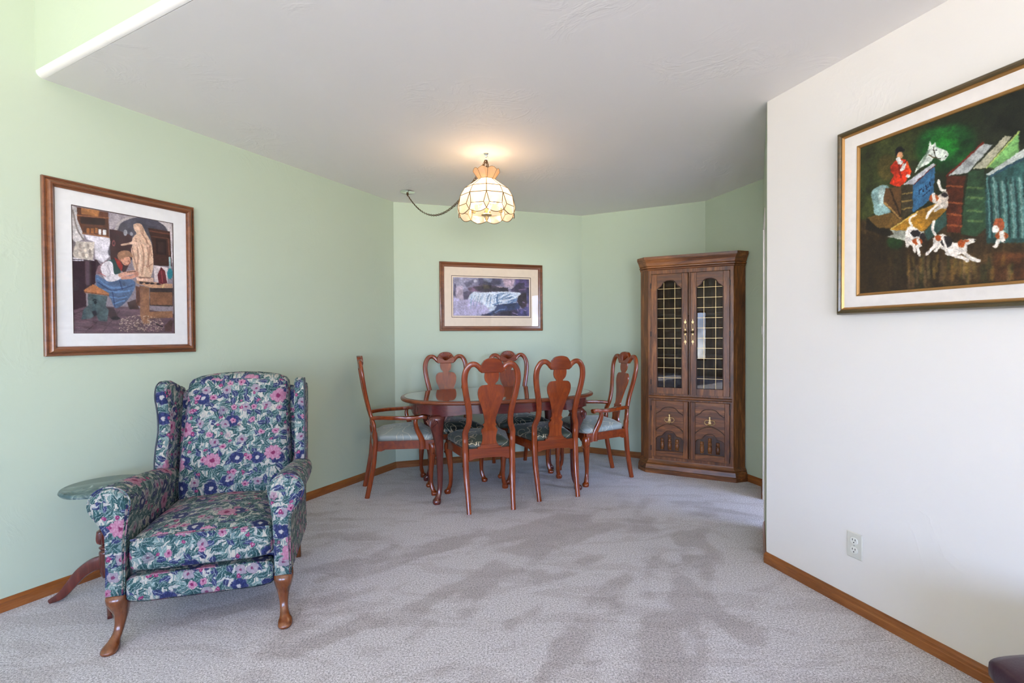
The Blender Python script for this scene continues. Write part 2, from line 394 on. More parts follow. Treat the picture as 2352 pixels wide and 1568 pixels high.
def damask(name, base, gold, rough):
    m = NT(name); c = m.coord('Object')
    p = m.vm('SCALE', c, sc=10.5); wn = m.noise(c, 9, 2, .5, 0, 1); p = m.vm('ADD', p, m.vm('SCALE', wn, sc=1.0))
    v = m.n('TexVoronoi'); v.voronoi_dimensions = '2D'; v.inputs['Randomness'].default_value = .8; v.inputs['Scale'].default_value = 1; m.l(p, v.inputs['Vector'])
    d = m.vm('SUBTRACT', p, v.outputs['Position']); sp = m.n('SeparateXYZ'); m.l(d, sp.inputs[0]); sc_ = m.n('SeparateColor'); m.l(v.outputs['Color'], sc_.inputs[0])
    x, y = sp.outputs[0], sp.outputs[1]
    rad = m.math('SQRT', m.math('ADD', m.math('MULTIPLY', x, x), m.math('MULTIPLY', y, y))); an = m.math('DIVIDE', m.math('ARCTAN2', y, x), 2*PI)
    ph = m.math('FRACT', m.math('ADD', m.math('ADD', an, m.math('MULTIPLY', rad, 2.8)), m.math('ADD', sc_.outputs[0], 3.0)))
    tri = m.math('ABSOLUTE', m.math('SUBTRACT', ph, .5)); k = m.math('SUBTRACT', 1.0, m.step(tri, .03, .09))
    k = m.math('MULTIPLY', k, m.math('SUBTRACT', 1.0, m.step(rad, .38, .44)))
    vn = m.noise(c, 6.5, 2, .4, .8); ln = m.math('SUBTRACT', 1.0, m.step(m.math('ABSOLUTE', m.math('SUBTRACT', vn, .5)), .005, .013))
    k = m.math('MAXIMUM', k, ln)
    m.set(col=m.mix(k, base, gold), rough=rough, spec=.5, sheen=.35, sheenr=.35); m.bump(k, .25, .0015); return m.m
M_seat = damask('sage_damask', (.050, .066, .048), (.66, .57, .38), .34)
M_seat_lit = damask('sage_damask_lit', (.30, .34, .31), (.60, .58, .45), .45)  # same cloth as the side chairs, light sheen put into its colour

def glassy(name, tint=(1, 1, 1), refl=.06, rough=.01):
    m = NT(name); t = m.t; tr = m.n('BsdfTransparent'); tr.inputs[0].default_value = (*tint, 1); gl = m.n('BsdfGlossy'); gl.inputs['Roughness'].default_value = rough
    fr = m.n('Fresnel'); fr.inputs[0].default_value = 1.5; ge = m.n('NewGeometry'); fac = m.math('MULTIPLY', m.math('ADD', fr.outputs[0], refl-.04, clamp=True), m.math('SUBTRACT', 1.0, ge.outputs['Backfacing']))
    mxs = m.n('MixShader'); m.l(fac, mxs.inputs[0]); m.l(tr.outputs[0], mxs.inputs[1]); m.l(gl.outputs[0], mxs.inputs[2]); m.l(mxs.outputs[0], m.out.inputs[0])
    t.nodes.remove(m.b); return m.m
M_glass = glassy('picture_glass', (1, 1, 1), .035); M_glass_c = glassy('smoky_cabinet_glass', (.55, .53, .50), .04)
def shade_glass(name, tint, refl=.08, tl=.55):
    m = NT(name); tr = m.n('BsdfTransparent'); tr.inputs[0].default_value = (*tint, 1); tl_ = m.n('BsdfTranslucent'); tl_.inputs[0].default_value = (*tint, 1)
    gl = m.n('BsdfGlossy'); gl.inputs['Roughness'].default_value = .15; df = m.n('BsdfDiffuse'); df.inputs[0].default_value = (*tint, 1)
    a = m.n('MixShader'); a.inputs[0].default_value = tl; m.l(tr.outputs[0], a.inputs[1]); m.l(tl_.outputs[0], a.inputs[2])
    b = m.n('MixShader'); b.inputs[0].default_value = .22; m.l(a.outputs[0], b.inputs[1]); m.l(df.outputs[0], b.inputs[2])
    g = m.n('MixShader'); g.inputs[0].default_value = refl; m.l(b.outputs[0], g.inputs[1]); m.l(gl.outputs[0], g.inputs[2]); m.l(g.outputs[0], m.out.inputs[0])
    m.t.nodes.remove(m.b); return m.m
M_pane = shade_glass('lamp_pane_glass', (.80, .69, .57)); M_pane_low = shade_glass('lamp_skirt_glass', (.84, .72, .60), .08, .35)
M_crown = shade_glass('lamp_crown_glass', (.95, .66, .42), .08, .6)
m = NT('lit_bulb'); m.set(col=(1, .8, .5)); m.b.inputs['Emission Color'].default_value = (1, .80, .54, 1); m.b.inputs['Emission Strength'].default_value = 10; M_bulb = m.m

# ------------------------------------------------------------------ room plan
TH = .4755
def dr(a): return np.array([math.sin(TH+a), math.cos(TH+a)])
A = np.array([-1.077, 4.5294]); B = A+1.8926*dr(PI/4); C = B+1.1933*dr(PI/2); D = C+.6749*dr(3*PI/4)
E = np.array([1.3515, 2.6176]); K = A-2.4844*dr(0); H = 2.44
RD = -dr(3*PI/4-.0037); RD = RD if RD[1] < 0 else -RD      # along the white wall, towards the camera
kl = (A[1]-REAR_Y)/dr(0)[1]; LR = A-dr(0)*kl; kr = (REAR_Y-E[1])/RD[1]; RR = E+RD*kr
def wall(name, p, q, z0, z1, mat, side=1, thick=.12, ext=(.05, .05), holes=None):
    """box from p to q, thickness away from the room (side=+1: room lies to the right of p->q)."""
    p = np.array(p, float); q = np.array(q, float); t = (q-p)/np.linalg.norm(q-p); p = p-t*ext[0]; q = q+t*ext[1]; L = np.linalg.norm(q-p)
    n = np.array([-t[1], t[0]])*side; mb = MB()
    def seg(s0, s1, a, b):
        if s1-s0 < 1e-4 or b-a < 1e-4: return
        c = [p+t*s0, p+t*s1, p+t*s1+n*thick, p+t*s0+n*thick]
        mb.add([(*k, a) for k in c]+[(*k, b) for k in c], [(0,3,2,1),(4,5,6,7),(0,1,5,4),(1,2,6,5),(2,3,7,6),(3,0,4,7)])
    if not holes: seg(0, L, z0, z1)
    else:
        xs = sorted({0, L}|{h[0] for h in holes}|{h[1] for h in holes})
        for a, b in zip(xs, xs[1:]):
            zz = z0
            for h in sorted([h for h in holes if h[0] <= a+1e-6 and h[1] >= b-1e-6], key=lambda h: h[2]):
                seg(a, b, zz, h[2]); zz = h[3]
            seg(a, b, zz, z1)
    return tag(mb.build(name, mat, smooth=0), kind='structure')
HIGH = 4.0
wall('wall_left', LR, A, 0, HIGH, M_green, 1, ext=(.1, 0))
wall('wall_back', A, B, 0, H+.02, M_green, 1, ext=(.0, .0)); wall('wall_back_right', B, C, 0, H+.02, M_green, 1, ext=(0, 0)); wall('wall_right_rear', C, D, 0, H+.02, M_green, 1, ext=(0, 0))
LD = np.linalg.norm(E-D); tD = (E-D)/LD
j0, j1, DOORTOP = .235*LD, .66*LD, 1.985
wall('wall_doorway', D, E, 0, H+.02, M_green, 1, ext=(0, 0), holes=[(j0, j1, -.01, DOORTOP)])
wall('wall_right', E, RR, 0, HIGH, M_white, 1, ext=(0, .1))
x0r = LR[0]-.2; x1r = 5.2
def hole(x, wd, z0, z1): return (x-wd/2-x0r, x+wd/2-x0r, z0, z1)
wall('wall_front', (x1r, REAR_Y), (x0r, REAR_Y), 0, HIGH, M_white, 1, ext=(0, 0), holes=[(x1r-(x+wd/2), x1r-(x-wd/2), z0, z1) for x, wd, z0, z1 in WINDOWS])
# kitchen beyond the doorway
wall('wall_kitchen_window', (4.4, 4.9), (4.4, REAR_Y), 0, H+.02, M_white, 1, ext=(0, 0), holes=[(4.9-1.9, 4.9+.8, .70, 2.20)])
wall('wall_kitchen_back', (2.0, 4.8), (4.5, 4.8), 0, H+.02, M_white, 1, ext=(.0, .1))
# bulkhead and low ceiling
bd = dr(PI/2); kx = None
# intersection of bulkhead line with white wall
Am = np.array([[bd[0], -RD[0]], [bd[1], -RD[1]]]); s_, r_ = np.linalg.solve(Am, E-K); Rr = K+bd*s_
nb = np.array([bd[1], -bd[0]]);  nb = nb if nb[1] < 0 else -nb    # towards the camera side
back = -nb
RB = .028
mb = MB()
poly = [K+back*RB-dr(0)*0, np.array(A)+np.array([-.3, .35])+dr(0)*.2, B+np.array([0, .4]), np.array([4.6, 5.4]), np.array([4.6, REAR_Y]), RR+np.array([.05, 0]), Rr+np.array([.03, 0])+back*RB]
poly[0] = K+back*RB-bd*.08
n_ = len(poly)
mb.add([(*p, H) for p in poly]+[(*p, H+.12) for p in poly], [tuple(range(n_)), tuple(range(n_, 2*n_))]+[(i, (i+1) % n_, n_+(i+1) % n_, n_+i) for i in range(n_)])
tag(mb.build('ceiling', M_ceil, smooth=0), kind='structure')
mb = MB(); R_ = []
for s0 in (-.03, s_+.03):
    ring = []
    for k in range(9):
        a = PI/2*k/8; q = K+bd*s0+back*RB*(1-math.sin(a)); ring.append((*q, H+RB*(1-math.cos(a))))
    q = K+bd*s0+back*(RB+.03); ring.append((*q, H+RB)); ring.append((*q, H+.006)); q = K+bd*s0+back*(RB+.001); ring.append((*q, H+.006)); R_.append(ring)
mb.rings(R_); tag(mb.build('trim_1', M_ceil, smooth=50), kind='structure')
wall('wall_bulkhead', Rr+bd*.02, K-bd*.02, H+RB, HIGH, M_green, -1 if True else 1, thick=.10, ext=(0, 0))
mb = MB(); mb.box(x0r-.2, x1r, REAR_Y-.2, 3.2, HIGH, HIGH+.1); tag(mb.build('ceiling_high', M_white, smooth=0), kind='structure')

# floor with brushed pile marks
def floor():
    n0 = []; xs = np.linspace(-2.6, 2.6, 209); ys = np.linspace(.9, 5.2, 173); X, Y = np.meshgrid(xs, ys)
    msk = np.zeros_like(X)
    marks = [[(460,140),(950,0),(1200,0),(1180,60),(900,120),(600,190)], [(700,200),(850,150),(920,200),(880,260),(800,300),(560,250)],
     [(1000,60),(1350,60),(1550,80),(1650,100),(1450,140),(1250,150),(1180,100)], [(1750,110),(1960,90),(1920,230),(1720,220),(1700,160)],
     [(1600,225),(1900,280),(1870,350),(1760,360),(1560,370),(1700,470),(1560,460),(1480,440),(1480,380),(1530,350)],
     [(1450,380),(1480,430),(1330,510),(1310,570),(1230,600),(1200,660),(1130,650),(1130,600),(1100,620),(1200,510),(1300,440)],
     [(1480,510),(1760,550),(1780,740),(1740,760),(1850,1141),(1520,1141),(1500,700),(1690,640),(1680,590),(1480,560)],
     [(1780,570),(1950,610),(2200,730),(2352,850),(2352,950),(2180,860),(1950,700),(1830,620)],
     [(1090,710),(1160,700),(1150,760),(1100,830),(1050,1000),(1000,1141),(960,1141),(1020,1000),(1060,830)],
     [(740,760),(760,680),(640,850),(560,1000),(480,1141),(430,1141),(510,990),(600,860),(560,740),(530,720),(700,670),(760,640),(850,540),(880,560),(830,640),(790,730)],
     [(200,740),(240,680),(370,610),(420,640),(330,720)], [(0,620),(180,520),(330,440),(430,400),(480,490),(440,620),(360,520),(240,530),(60,640),(0,690)],
     [(100,1141),(140,1040),(290,950),(300,1000),(200,1060),(150,1141)], [(2090,870),(2170,980),(2240,1100),(2210,1141),(2150,1050)],
     [(760,380),(850,370),(900,420),(1050,370),(1100,400),(960,450),(820,460),(750,430)], [(1030,300),(1290,260),(1200,330),(1110,360),(1060,320)]]
    for mk in marks:
        P = np.array([floor_at(960+x*.34, 1180+y*.34) for x, y in mk]); msk = np.maximum(msk, inpoly(X, Y, P))
    rg_ = np.random.default_rng(11); c0 = np.array(floor_at(1500, 1150))
    for _ in range(300):
        p = np.array([rg_.uniform(-1.5, 1.6), rg_.uniform(1.15, 3.6)]); d = p-c0; a = math.atan2(d[1], d[0])+rg_.normal(0, .18); L = rg_.uniform(.10, .42); W = rg_.uniform(.012, .038)
        u = (X-p[0])*math.cos(a)+(Y-p[1])*math.sin(a); v = -(X-p[0])*math.sin(a)+(Y-p[1])*math.cos(a)+.25*np.sin(u*4)*W
        q = np.clip(1.25-np.maximum(np.abs(u)/L, np.abs(v)/W*(1+.8*u/L)), 0, 1)
        msk = np.clip(msk+q*(rg_.uniform(.45, .8) if rg_.random() < .62 else -.75), -.3, 1)
    k = np.array([1, 2, 1])/4.
    for _ in range(2):
        msk = sum(w_*np.roll(msk, s, 0) for w_, s in zip(k, (-1, 0, 1))); msk = sum(w_*np.roll(msk, s, 1) for w_, s in zip(k, (-1, 0, 1)))
    ny, nx = X.shape; mb = MB(); v = [(x, y, 0) for x, y in zip(X.ravel(), Y.ravel())]
    f = [(j*nx+i, j*nx+i+1, (j+1)*nx+i+1, (j+1)*nx+i) for j in range(ny-1) for i in range(nx-1)]
    # apron out to the walls and under the other rooms, plus the slab below
    b = len(v); x0, x1, y0, y1 = x0r-.2, 5.3, REAR_Y-.3, 5.6
    v += [(x0,y0,0),(x1,y0,0),(x1,y1,0),(x0,y1,0),(x0,y0,-.1),(x1,y0,-.1),(x1,y1,-.1),(x0,y1,-.1)]
    c = [0, nx-1, ny*nx-1, (ny-1)*nx]
    bot = [i for i in range(nx)]; rgt = [j*nx+nx-1 for j in range(ny)]; top = [(ny-1)*nx+i for i in reversed(range(nx))]; lft = [j*nx for j in reversed(range(ny))]
    for side, (p, q) in zip((bot, rgt, top, lft), ((b, b+1), (b+1, b+2), (b+2, b+3), (b+3, b))): f.append(tuple([p, q]+list(reversed(side))))
    f += [(b+4, b+5, b+6, b+7)[::-1]]+[(b+i, b+(i+1) % 4, b+4+(i+1) % 4, b+4+i) for i in range(4)]
    me = bpy.data.meshes.new('floor'); me.from_pydata(v, [], f); me.materials.append(M_carpet)
    at = me.attributes.new('pile', 'FLOAT', 'POINT'); vals = np.zeros(len(v), dtype=np.float32); vals[:nx*ny] = msk.ravel(); at.data.foreach_set('value', vals)
    ob = bpy.data.objects.new('floor', me); COL.objects.link(ob); tag(ob, kind='structure')
def inpoly(X, Y, P):
    ins = np.zeros(X.shape, bool); n = len(P)
    for i in range(n):
        x1, y1 = P[i]; x2, y2 = P[(i+1) % n]
        if y1 == y2: continue
        cnd = ((Y < y1) != (Y < y2)); xi = (x2-x1)*(Y-y1)/(y2-y1)+x1; ins ^= cnd & (X < xi)
    return ins.astype(float)
floor()

# baseboards (mitred)
def inset_chain(pts, d):
    out = []; n = len(pts)
    for i in range(n):
        def nrm(a, b): t = (b-a)/np.linalg.norm(b-a); return np.array([t[1], -t[0]])
        if i == 0: nn = nrm(pts[0], pts[1]); k = 1
        elif i == n-1: nn = nrm(pts[-2], pts[-1]); k = 1
        else:
            a, b = nrm(pts[i-1], pts[i]), nrm(pts[i], pts[i+1]); nn = a+b; nn /= np.linalg.norm(nn); k = 1/(nn@a)
        out.append(pts[i]+nn*d*k)
    return out
BP = [(0, 0), (.013, 0), (.013, .030), (.011, .034), (.011, .044), (.006, .052), (.004, .057), (0, .058)]
def baseboards(chain, names):
    rings = [[(*q, z) for q, z in zip([inset_chain(chain, d)[i] for d, z in BP], [z for d, z in BP])] for i in range(len(chain))]
    for i, nm in enumerate(names):
        a, b = chain[i], chain[i+1]; t = (b-a)/np.linalg.norm(b-a); rz = math.atan2(t[1], t[0]); Mi = Matrix.Rotation(-rz, 4, 'Z') @ Matrix.Translation((-a[0], -a[1], 0))
        mb = MB(); mb.rings([[tuple(Mi @ Vector(q)) for q in rings[i]], [tuple(Mi @ Vector(q)) for q in rings[i+1]]])
        ob = mb.build(nm, M_base, smooth=0); ob.location = (a[0], a[1], 0); ob.rotation_euler = (0, 0, rz); tag(ob, kind='structure')
baseboards([LR+dr(0)*.2, A, B, C, D, D+tD*(j0-.01)], ['baseboard_left', 'baseboard_back', 'baseboard_back_right', 'baseboard_right_rear', 'baseboard_doorway_far'])
baseboards([D+tD*(j1+.01), E, RR], ['baseboard_doorway_near', 'baseboard_right'])
# doorway casing
rzd = math.atan2(tD[1], tD[0])
mb = MB()
for s0, s1, z0, z1 in ((j0-.012, j0+.012, 0, DOORTOP+.012), (j1-.012, j1+.012, 0, DOORTOP+.012), (j0-.012, j1+.012, DOORTOP-.012, DOORTOP+.012)):
    mb.box(s0, s1, -.006, .126, z0, z1)
ob = mb.build('door_1', M_trim, smooth=0, bevel=.003); ob.location = (D[0], D[1], 0); ob.rotation_euler = (0, 0, rzd); tag(ob, kind='structure')
# rear window joinery
for i, (x, wd, z0, z1) in enumerate(WINDOWS):
    mb = MB(); fr = .05; y0, y1 = REAR_Y-.10, REAR_Y-.05
    mb.box(x-wd/2, x-wd/2+fr, y0, y1, z0, z1).box(x+wd/2-fr, x+wd/2, y0, y1, z0, z1).box(x-wd/2, x+wd/2, y0, y1, z0, z0+fr).box(x-wd/2, x+wd/2, y0, y1, z1-fr, z1).box(x-.02, x+.02, y0, y1, z0, z1)
    tag(mb.build('window_%d' % (i+1), M_frame, smooth=0), kind='structure')
mb = MB(); mb.box(4.44, 4.48, -.8, -.74, .7, 2.2).box(4.44, 4.48, 1.84, 1.9, .7, 2.2).box(4.44, 4.48, -.8, 1.9, .7, .76).box(4.44, 4.48, -.8, 1.9, 2.14, 2.2).box(4.44, 4.48, .53, .57, .7, 2.2)
tag(mb.build('window_4', M_trim, smooth=0), kind='structure')

# ------------------------------------------------------------------ dining chairs (local: x right, y towards the seat front, z up)
def YB(z):   # side profile of the back
    T = [(0, 0), (.1, .022), (.25, .050), (.42, .065), (.55, .055), (.62, .033), (.72, .010), (.8, -.006), (.9, -.022), (1.0, -.036), (1.07, -.046)]
    for (a, b), (c, d) in zip(T, T[1:]):
        if z <= c: return b+(d-b)*(z-a)/(c-a)
    return T[-1][1]
def shell(mb, c, R, ax, az, ridges=9, a0=-.95, a1=.95, depth=.008, lift=.004, nrm=(0, 1, 0)):
    """carved scallop: fan in the plane (ax, az) raised along nrm; az points to the fan's rim."""
    c = Vector(c); ax = Vector(ax); az = Vector(az); nn = Vector(nrm); NR, NA = 5, ridges*6; rows = []
    for i in range(NR+1):
        t = i/NR; row = []
        for k in range(NA+1):
            a = a0+(a1-a0)*k/NA; rg = abs(math.sin(ridges*PI*k/NA/1.0)); r = R*(.10+.90*t)*(1+.05*rg*t)
            row.append(tuple(c+ax*(math.sin(a)*r)+az*(math.cos(a)*r)+nn*(lift+depth*(.25+.75*rg)*math.sin(PI*min(1, .15+.8*t)))))
        rows.append(row)
    b = len(mb.v); mb.v += [q for r in rows for q in r]; W = NA+1
    mb.f += [(b+i*W+k, b+i*W+k+1, b+(i+1)*W+k+1, b+(i+1)*W+k) for i in range(NR) for k in range(NA)]
    # skirt back to the surface
    rim = [b+k for k in range(W)]+[b+i*W+NA for i in range(1, NR+1)]+[b+NR*W+k for k in reversed(range(NA))]+[b+i*W for i in reversed(range(1, NR))]
    sk = [tuple(Vector(mb.v[i])-nn*(lift+depth+.006)) for i in rim]; b2 = len(mb.v); mb.v += sk; n = len(rim)
    mb.f += [(rim[i], rim[(i+1) % n], b2+(i+1) % n, b2+i) for i in range(n)]
def cabriole(mb, x, y, top, sx, sy, knee=.034, ank=.0155, foot=.026, out=.020):
    q = 1/math.sqrt(2); ox, oy = sx*q, sy*q
    T = [(0, out*1.35, foot*.86), (.012, out*1.45, foot), (.024, out*1.35, foot*.95), (.034, out*.95, foot*.70), (.06, out*.35, ank*1.12), (.10, -.1*out, ank), (top*.42, -.1*out, ank*1.15),
         (top*.62, .25*out, ank*1.5), (top*.78, .75*out, knee*.82), (top*.88, .95*out, knee*.98), (top*.96, .75*out, knee*1.0), (top, .35*out, knee*.95)]
    P = cr([(z, o, r) for z, o, r in T], 4)
    mb.loft([(x+ox*o, y+oy*o, z, r, r) for z, o, r in P], 16, 2.3)
def cushion(mb, out, z0, th, crown, over=.010):
    cx = sum(p[0] for p in out)/len(out); cy = sum(p[1] for p in out)/len(out)
    def ring(s, z, grow=0): return [(cx+(x-cx)*s+grow*np.sign(x-cx)*0, cy+(y-cy)*s, z) for x, y in out]
    L = [(.97, z0), (1.0, z0+.006), (1.018, z0+th*.45), (1.01, z0+th*.75), (.975, z0+th*.95), (.90, z0+th*1.08), (.75, z0+th+crown*.55), (.5, z0+th+crown*.85), (.25, z0+th+crown*.97), (.05, z0+th+crown)]
    mb.rings([ring(s, z) for s, z in L])
def rtrap(wb, wf, y0, y1, r=.045, bow=.018):
    pts = []
    for (x, y, a0) in ((wf, y1, 0), (-wf, y1, PI/2), (-wb, y0, PI), (wb, y0, 1.5*PI)):
        cx = x-math.copysign(r, x); cy = y-(r if y == y1 else -r)
        for k in range(6):
            a = a0+PI/2*k/5; pts.append((cx+r*math.cos(a), cy+r*math.sin(a)+(bow*(1-(cx/wf)**2) if y == y1 else 0)))
    out = []
    for i in range(len(pts)):
        p, q = np.array(pts[i]), np.array(pts[(i+1) % len(pts)]); n = max(1, int(np.linalg.norm(q-p)/.03))
        for k in range(n):
            t = k/n; v = p+(q-p)*t
            if abs(p[1]-q[1]) < .02 and p[1] > (y0+y1)/2 and n > 2: v = v+np.array([0, bow*4*t*(1-t)*.6])
            out.append(tuple(v))
    return out
def make_chair(name, label, group, arms):
    t = empty(name, (0, 0, 0), 0, label, 'chair', group)
    ws = 1.12 if arms else 1.0; wf = .232*ws; wb = .158 if not arms else .160
    HT = 1.0
    half = [(.157, 0), (.160, .12), (.167, .30), (.168, .42), (.169, .50), (.170, .542), (.162, .570), (.150, .605), (.147, .66), (.155, .73), (.172, .81), (.184, .88), (.187, .93), (.178, .98), (.152, 1.018), (.118, 1.024), (.090, 1.005), (.073, .985), (.055, .985)]
    P = cr(half, 5)
    for s in (1, -1):
        path = [(s*x, YB(z), z) for x, z in P]
        wid = [(.032 if z < .05 else .032+.010*min(1, (z-.05)/.2)) if i < 62 else max(.034, .042-.008*(i-62)/20) for i, (x, z) in enumerate(P)]
        mb = MB(); mb.ribbon(path, wid, [.036 if z < .5 else .027 for x, z in P], (0, 1, 0), 14, 3.0); mb.build('back_post', M_cherry, t)
    # crest
    cpt = cr([(.072, .964), (.084, .990), (.078, 1.012), (.070, 1.030), (.050, 1.053), (.025, 1.063), (0, 1.066)], 5)
    out = cpt+[(-x, z) for x, z in reversed(cpt[:-1])]
    mb = MB(); mb.prism(out, -.016, .016, .004); mb.xf(lambda q: (q[0], q[1]+YB(q[2])-.25*abs(q[0])*0, q[2])); cb = mb.build('crest_rail', M_cherry_x, t)
    mb = MB(); shell(mb, (0, YB(1.0)+.014, .982), .078, (1, 0, 0), (0, 0, 1), 11, -1.0, 1.0, .007); mb.build('carved_shell', M_cherry_x, cb)
    # splat
    S = [(.062, .452), (.054, .470), (.049, .492), (.050, .520), (.057, .548), (.057, .562), (.048, .574), (.042, .583), (.045, .592), (.050, .598), (.043, .606), (.039, .615), (.041, .640), (.053, .690), (.073, .751), (.088, .790),
         (.0935, .820), (.092, .846), (.083, .866), (.068, .8775), (.048, .880), (.030, .8815), (.025, .8835), (.030, .892), (.044, .908), (.051, .935), (.049, .968)]
    S = cr(S, 3); out = S+[(-x, z) for x, z in reversed(S)]
    mb = MB(); b = len(mb.v); n = len(S)
    for yy in (-.006, .006):
        for x, z in S:
            for k in range(5): mb.v.append((x*(1-k/2), YB(z)+yy-.03*((z-.45)*(.97-z))*0, z))
    fs = []
    for L in (0, 1):
        o = L*n*5
        for i in range(n-1):
            for k in range(4): fs.append((o+i*5+k, o+i*5+k+1, o+(i+1)*5+k+1, o+(i+1)*5+k))
    for i in range(n-1):
        for k in (0, 4): fs.append((i*5+k, (i+1)*5+k, n*5+(i+1)*5+k, n*5+i*5+k))
    for i in (0, n-1):
        for k in range(4): fs.append((i*5+k, i*5+k+1, n*5+i*5+k+1, n*5+i*5+k))
    mb.f += fs; mb.build('splat', M_cherry, t, smooth=50)
    # seat frame
    y0, y1 = .075, .49
    mb = MB()
    rail = [(-wb+.012, .352), (-wb+.012, .432), (wb-.012, .432), (wb-.012, .352), (wb-.035, .350), (wb-.05, .362), (0, .366), (-wb+.05, .362), (-wb+.035, .350)]
    mb.prism(rail, .050, .074, .002)
    mb.prism([(-.085, .43), (-.085, .440), (-.066, .446), (-.062, .458), (.062, .458), (.066, .446), (.085, .440), (.085, .43)], .046, .080, .002)
    mb.prism([(-wf+.01, .352), (-wf+.01, .425), (wf-.01, .425), (wf-.01, .352), (wf-.06, .352), (wf-.09, .372), (0, .376), (-wf+.09, .372), (-wf+.06, .352)], y1-.012, y1+.012, .002)
    for s in (1, -1):
        p, q = np.array([s*(wb+.004), .06]), np.array([s*wf, y1]); d = (q-p)/np.linalg.norm(q-p); nn = np.array([d[1], -d[0]])*.011; L = np.linalg.norm(q-p)
        prof = [(0, .350), (0, .425), (L, .425), (L, .352), (L-.05, .352), (L-.08, .362), (.08, .362), (.05, .350)]
        mb.rings([[(*(p+d*a+nn*k), z) for a, z in prof] for k in (-1, 1)])
    mb.build('seat_frame', M_cherry_x, t, bevel=0)
    for s in (1, -1):
        mb = MB(); cabriole(mb, s*(wf-.022), y1-.02, .40, s, 1); lg = mb.build('front_leg', M_cherry, t)
        mb = MB(); q = 1/math.sqrt(2); shell(mb, (s*(wf-.022)+s*q*.036, y1-.02+q*.036, .295), .045, (q, -s*q, 0), (0, 0, 1), 7, -.8, .8, .004, .002, (s*q, q, 0)); mb.build('knee_carving', M_cherry, lg)
    mb = MB(); cushion(mb, rtrap(wb+.005, wf-.004, y0+.004, y1+.008), .418, .050, .045)
    mb.build('seat_cushion', M_seat_lit if arms else M_seat, t, smooth=80)
    if arms:
        for s in (1, -1):
            pa = cr([(s*.158, .040, .598), (s*.185, .09, .604), (s*.235, .20, .604), (s*.262, .30, .601), (s*.262, .37, .604), (s*.268, .405, .608), (s*.272, .435, .600)], 5)
            n = len(pa); mb = MB(); mb.ribbon(pa, [.034+.020*math.sin(PI*min(1, i/(n-1)*.9)) for i in range(n)], [.030]*(n-4)+[.032, .036, .036, .030], (0, 0, 1), 14, 4); mb.build('arm', M_cherry, t)
            pp = cr([(s*.262, .355, .600), (s*.262, .350, .560), (s*.256, .362, .510), (s*.252, .388, .455), (s*.250, .402, .41), (s*.250, .405, .358)], 4)
            n = len(pp); mb = MB(); mb.ribbon(pp, [.028+.022*(i/(n-1)) for i in range(n)], .028, (1, 0, 0), 12, 3.2); mb.build('arm_support', M_cherry, t)
    return t
GS = 'side chairs around the dining table'; GA = 'armchairs at the ends of the dining table'
def place(o, rear, head): o.location = (rear[0], rear[1], 0); o.rotation_euler = (0, 0, facing(head))
h1 = (-.275, .961); c1 = make_chair('dining_chair', 'cherry wood side chair with its back to the view, nearest the armchair with floral cloth', GS, False); c1['label'] = 'left of the two cherry side chairs seen from behind at the table'
place(c1, (-.148, 3.388), h1)
dup(c1, (.341, 3.646, 0), facing((-.335, .942)), 'right of the two cherry side chairs seen from behind at the table', GS)
dup(c1, (-.602, 4.50, 0), facing((.300, -.954)), 'left of the two cherry side chairs facing the view behind the table', GS)
dup(c1, (-.030, 4.735, 0), facing((.300, -.954)), 'right of the two cherry side chairs facing the view behind the table', GS)
ca = make_chair('dining_armchair', 'cherry armchair with sage seat at the left end of the table', GA, True)
place(ca, (-1.148, 3.838), (.943, .333))
dup(ca, (.963, 4.345, 0), facing((-.945, -.328)), 'cherry armchair with sage seat beside the corner cabinet', GA)

# ------------------------------------------------------------------ dining table
TA = math.radians(16.4)
tb = empty('dining_table', (-.105, 4.005, 0), TA, 'oval polished mahogany dining table with shell-carved cabriole legs, ringed by six chairs', 'table')
def oval(a, b, n=96, e=2.35): return [(a*_se(math.cos(2*PI*k/n), e), b*_se(math.sin(2*PI*k/n), e)) for k in range(n)]
mb = MB(); R_ = []
for s, z in [(-.030, .720), (-.014, .721), (-.004, .726), (0, .733), (-.001, .740), (-.006, .746), (-.014, .749), (-.020, .7475), (-.0275, .7475), (-.0285, .742)]:
    R_.append([(x, y, z) for x, y in oval(.785+s, .468+s)])
mb.rings(R_, True, False); mb.build('edge_moulding', M_edge, tb, smooth=35)
mb = MB(); mb.rings([[(x, y, .742) for x, y in oval(.757, .440)], [(x, y, .7495) for x, y in oval(.757, .440)], [(x, y, .7505) for x, y in oval(.755, .438)]]); mb.build('table_top', M_top, tb, smooth=0)
mb = MB(); n = 144; prof = []
for k in range(n):
    th = 2*PI*k/n; x, y = .715*_se(math.cos(th), 2.7), .425*_se(math.sin(th), 2.7)
    dx = min(abs(abs(x)-.53), 9); near = math.exp(-((abs(x)-.53)**2+(abs(y)-.30)**2)/.022)
    zb = .652-.012*near+.004*math.cos(10*th)-.022*math.exp(-((abs(x)-.72)**2+(abs(y)-.16)**2)/.004)
    prof.append((x, y, zb))
mb.rings([[(x*.965, y*.955, zb+.002) for x, y, zb in prof], [(x, y, zb) for x, y, zb in prof], [(x, y, .725) for x, y, zb in prof], [(x*.965, y*.955, .725) for x, y, zb in prof]], closed=True)
ap = mb.build('apron', M_mahog_x, tb, smooth=40)
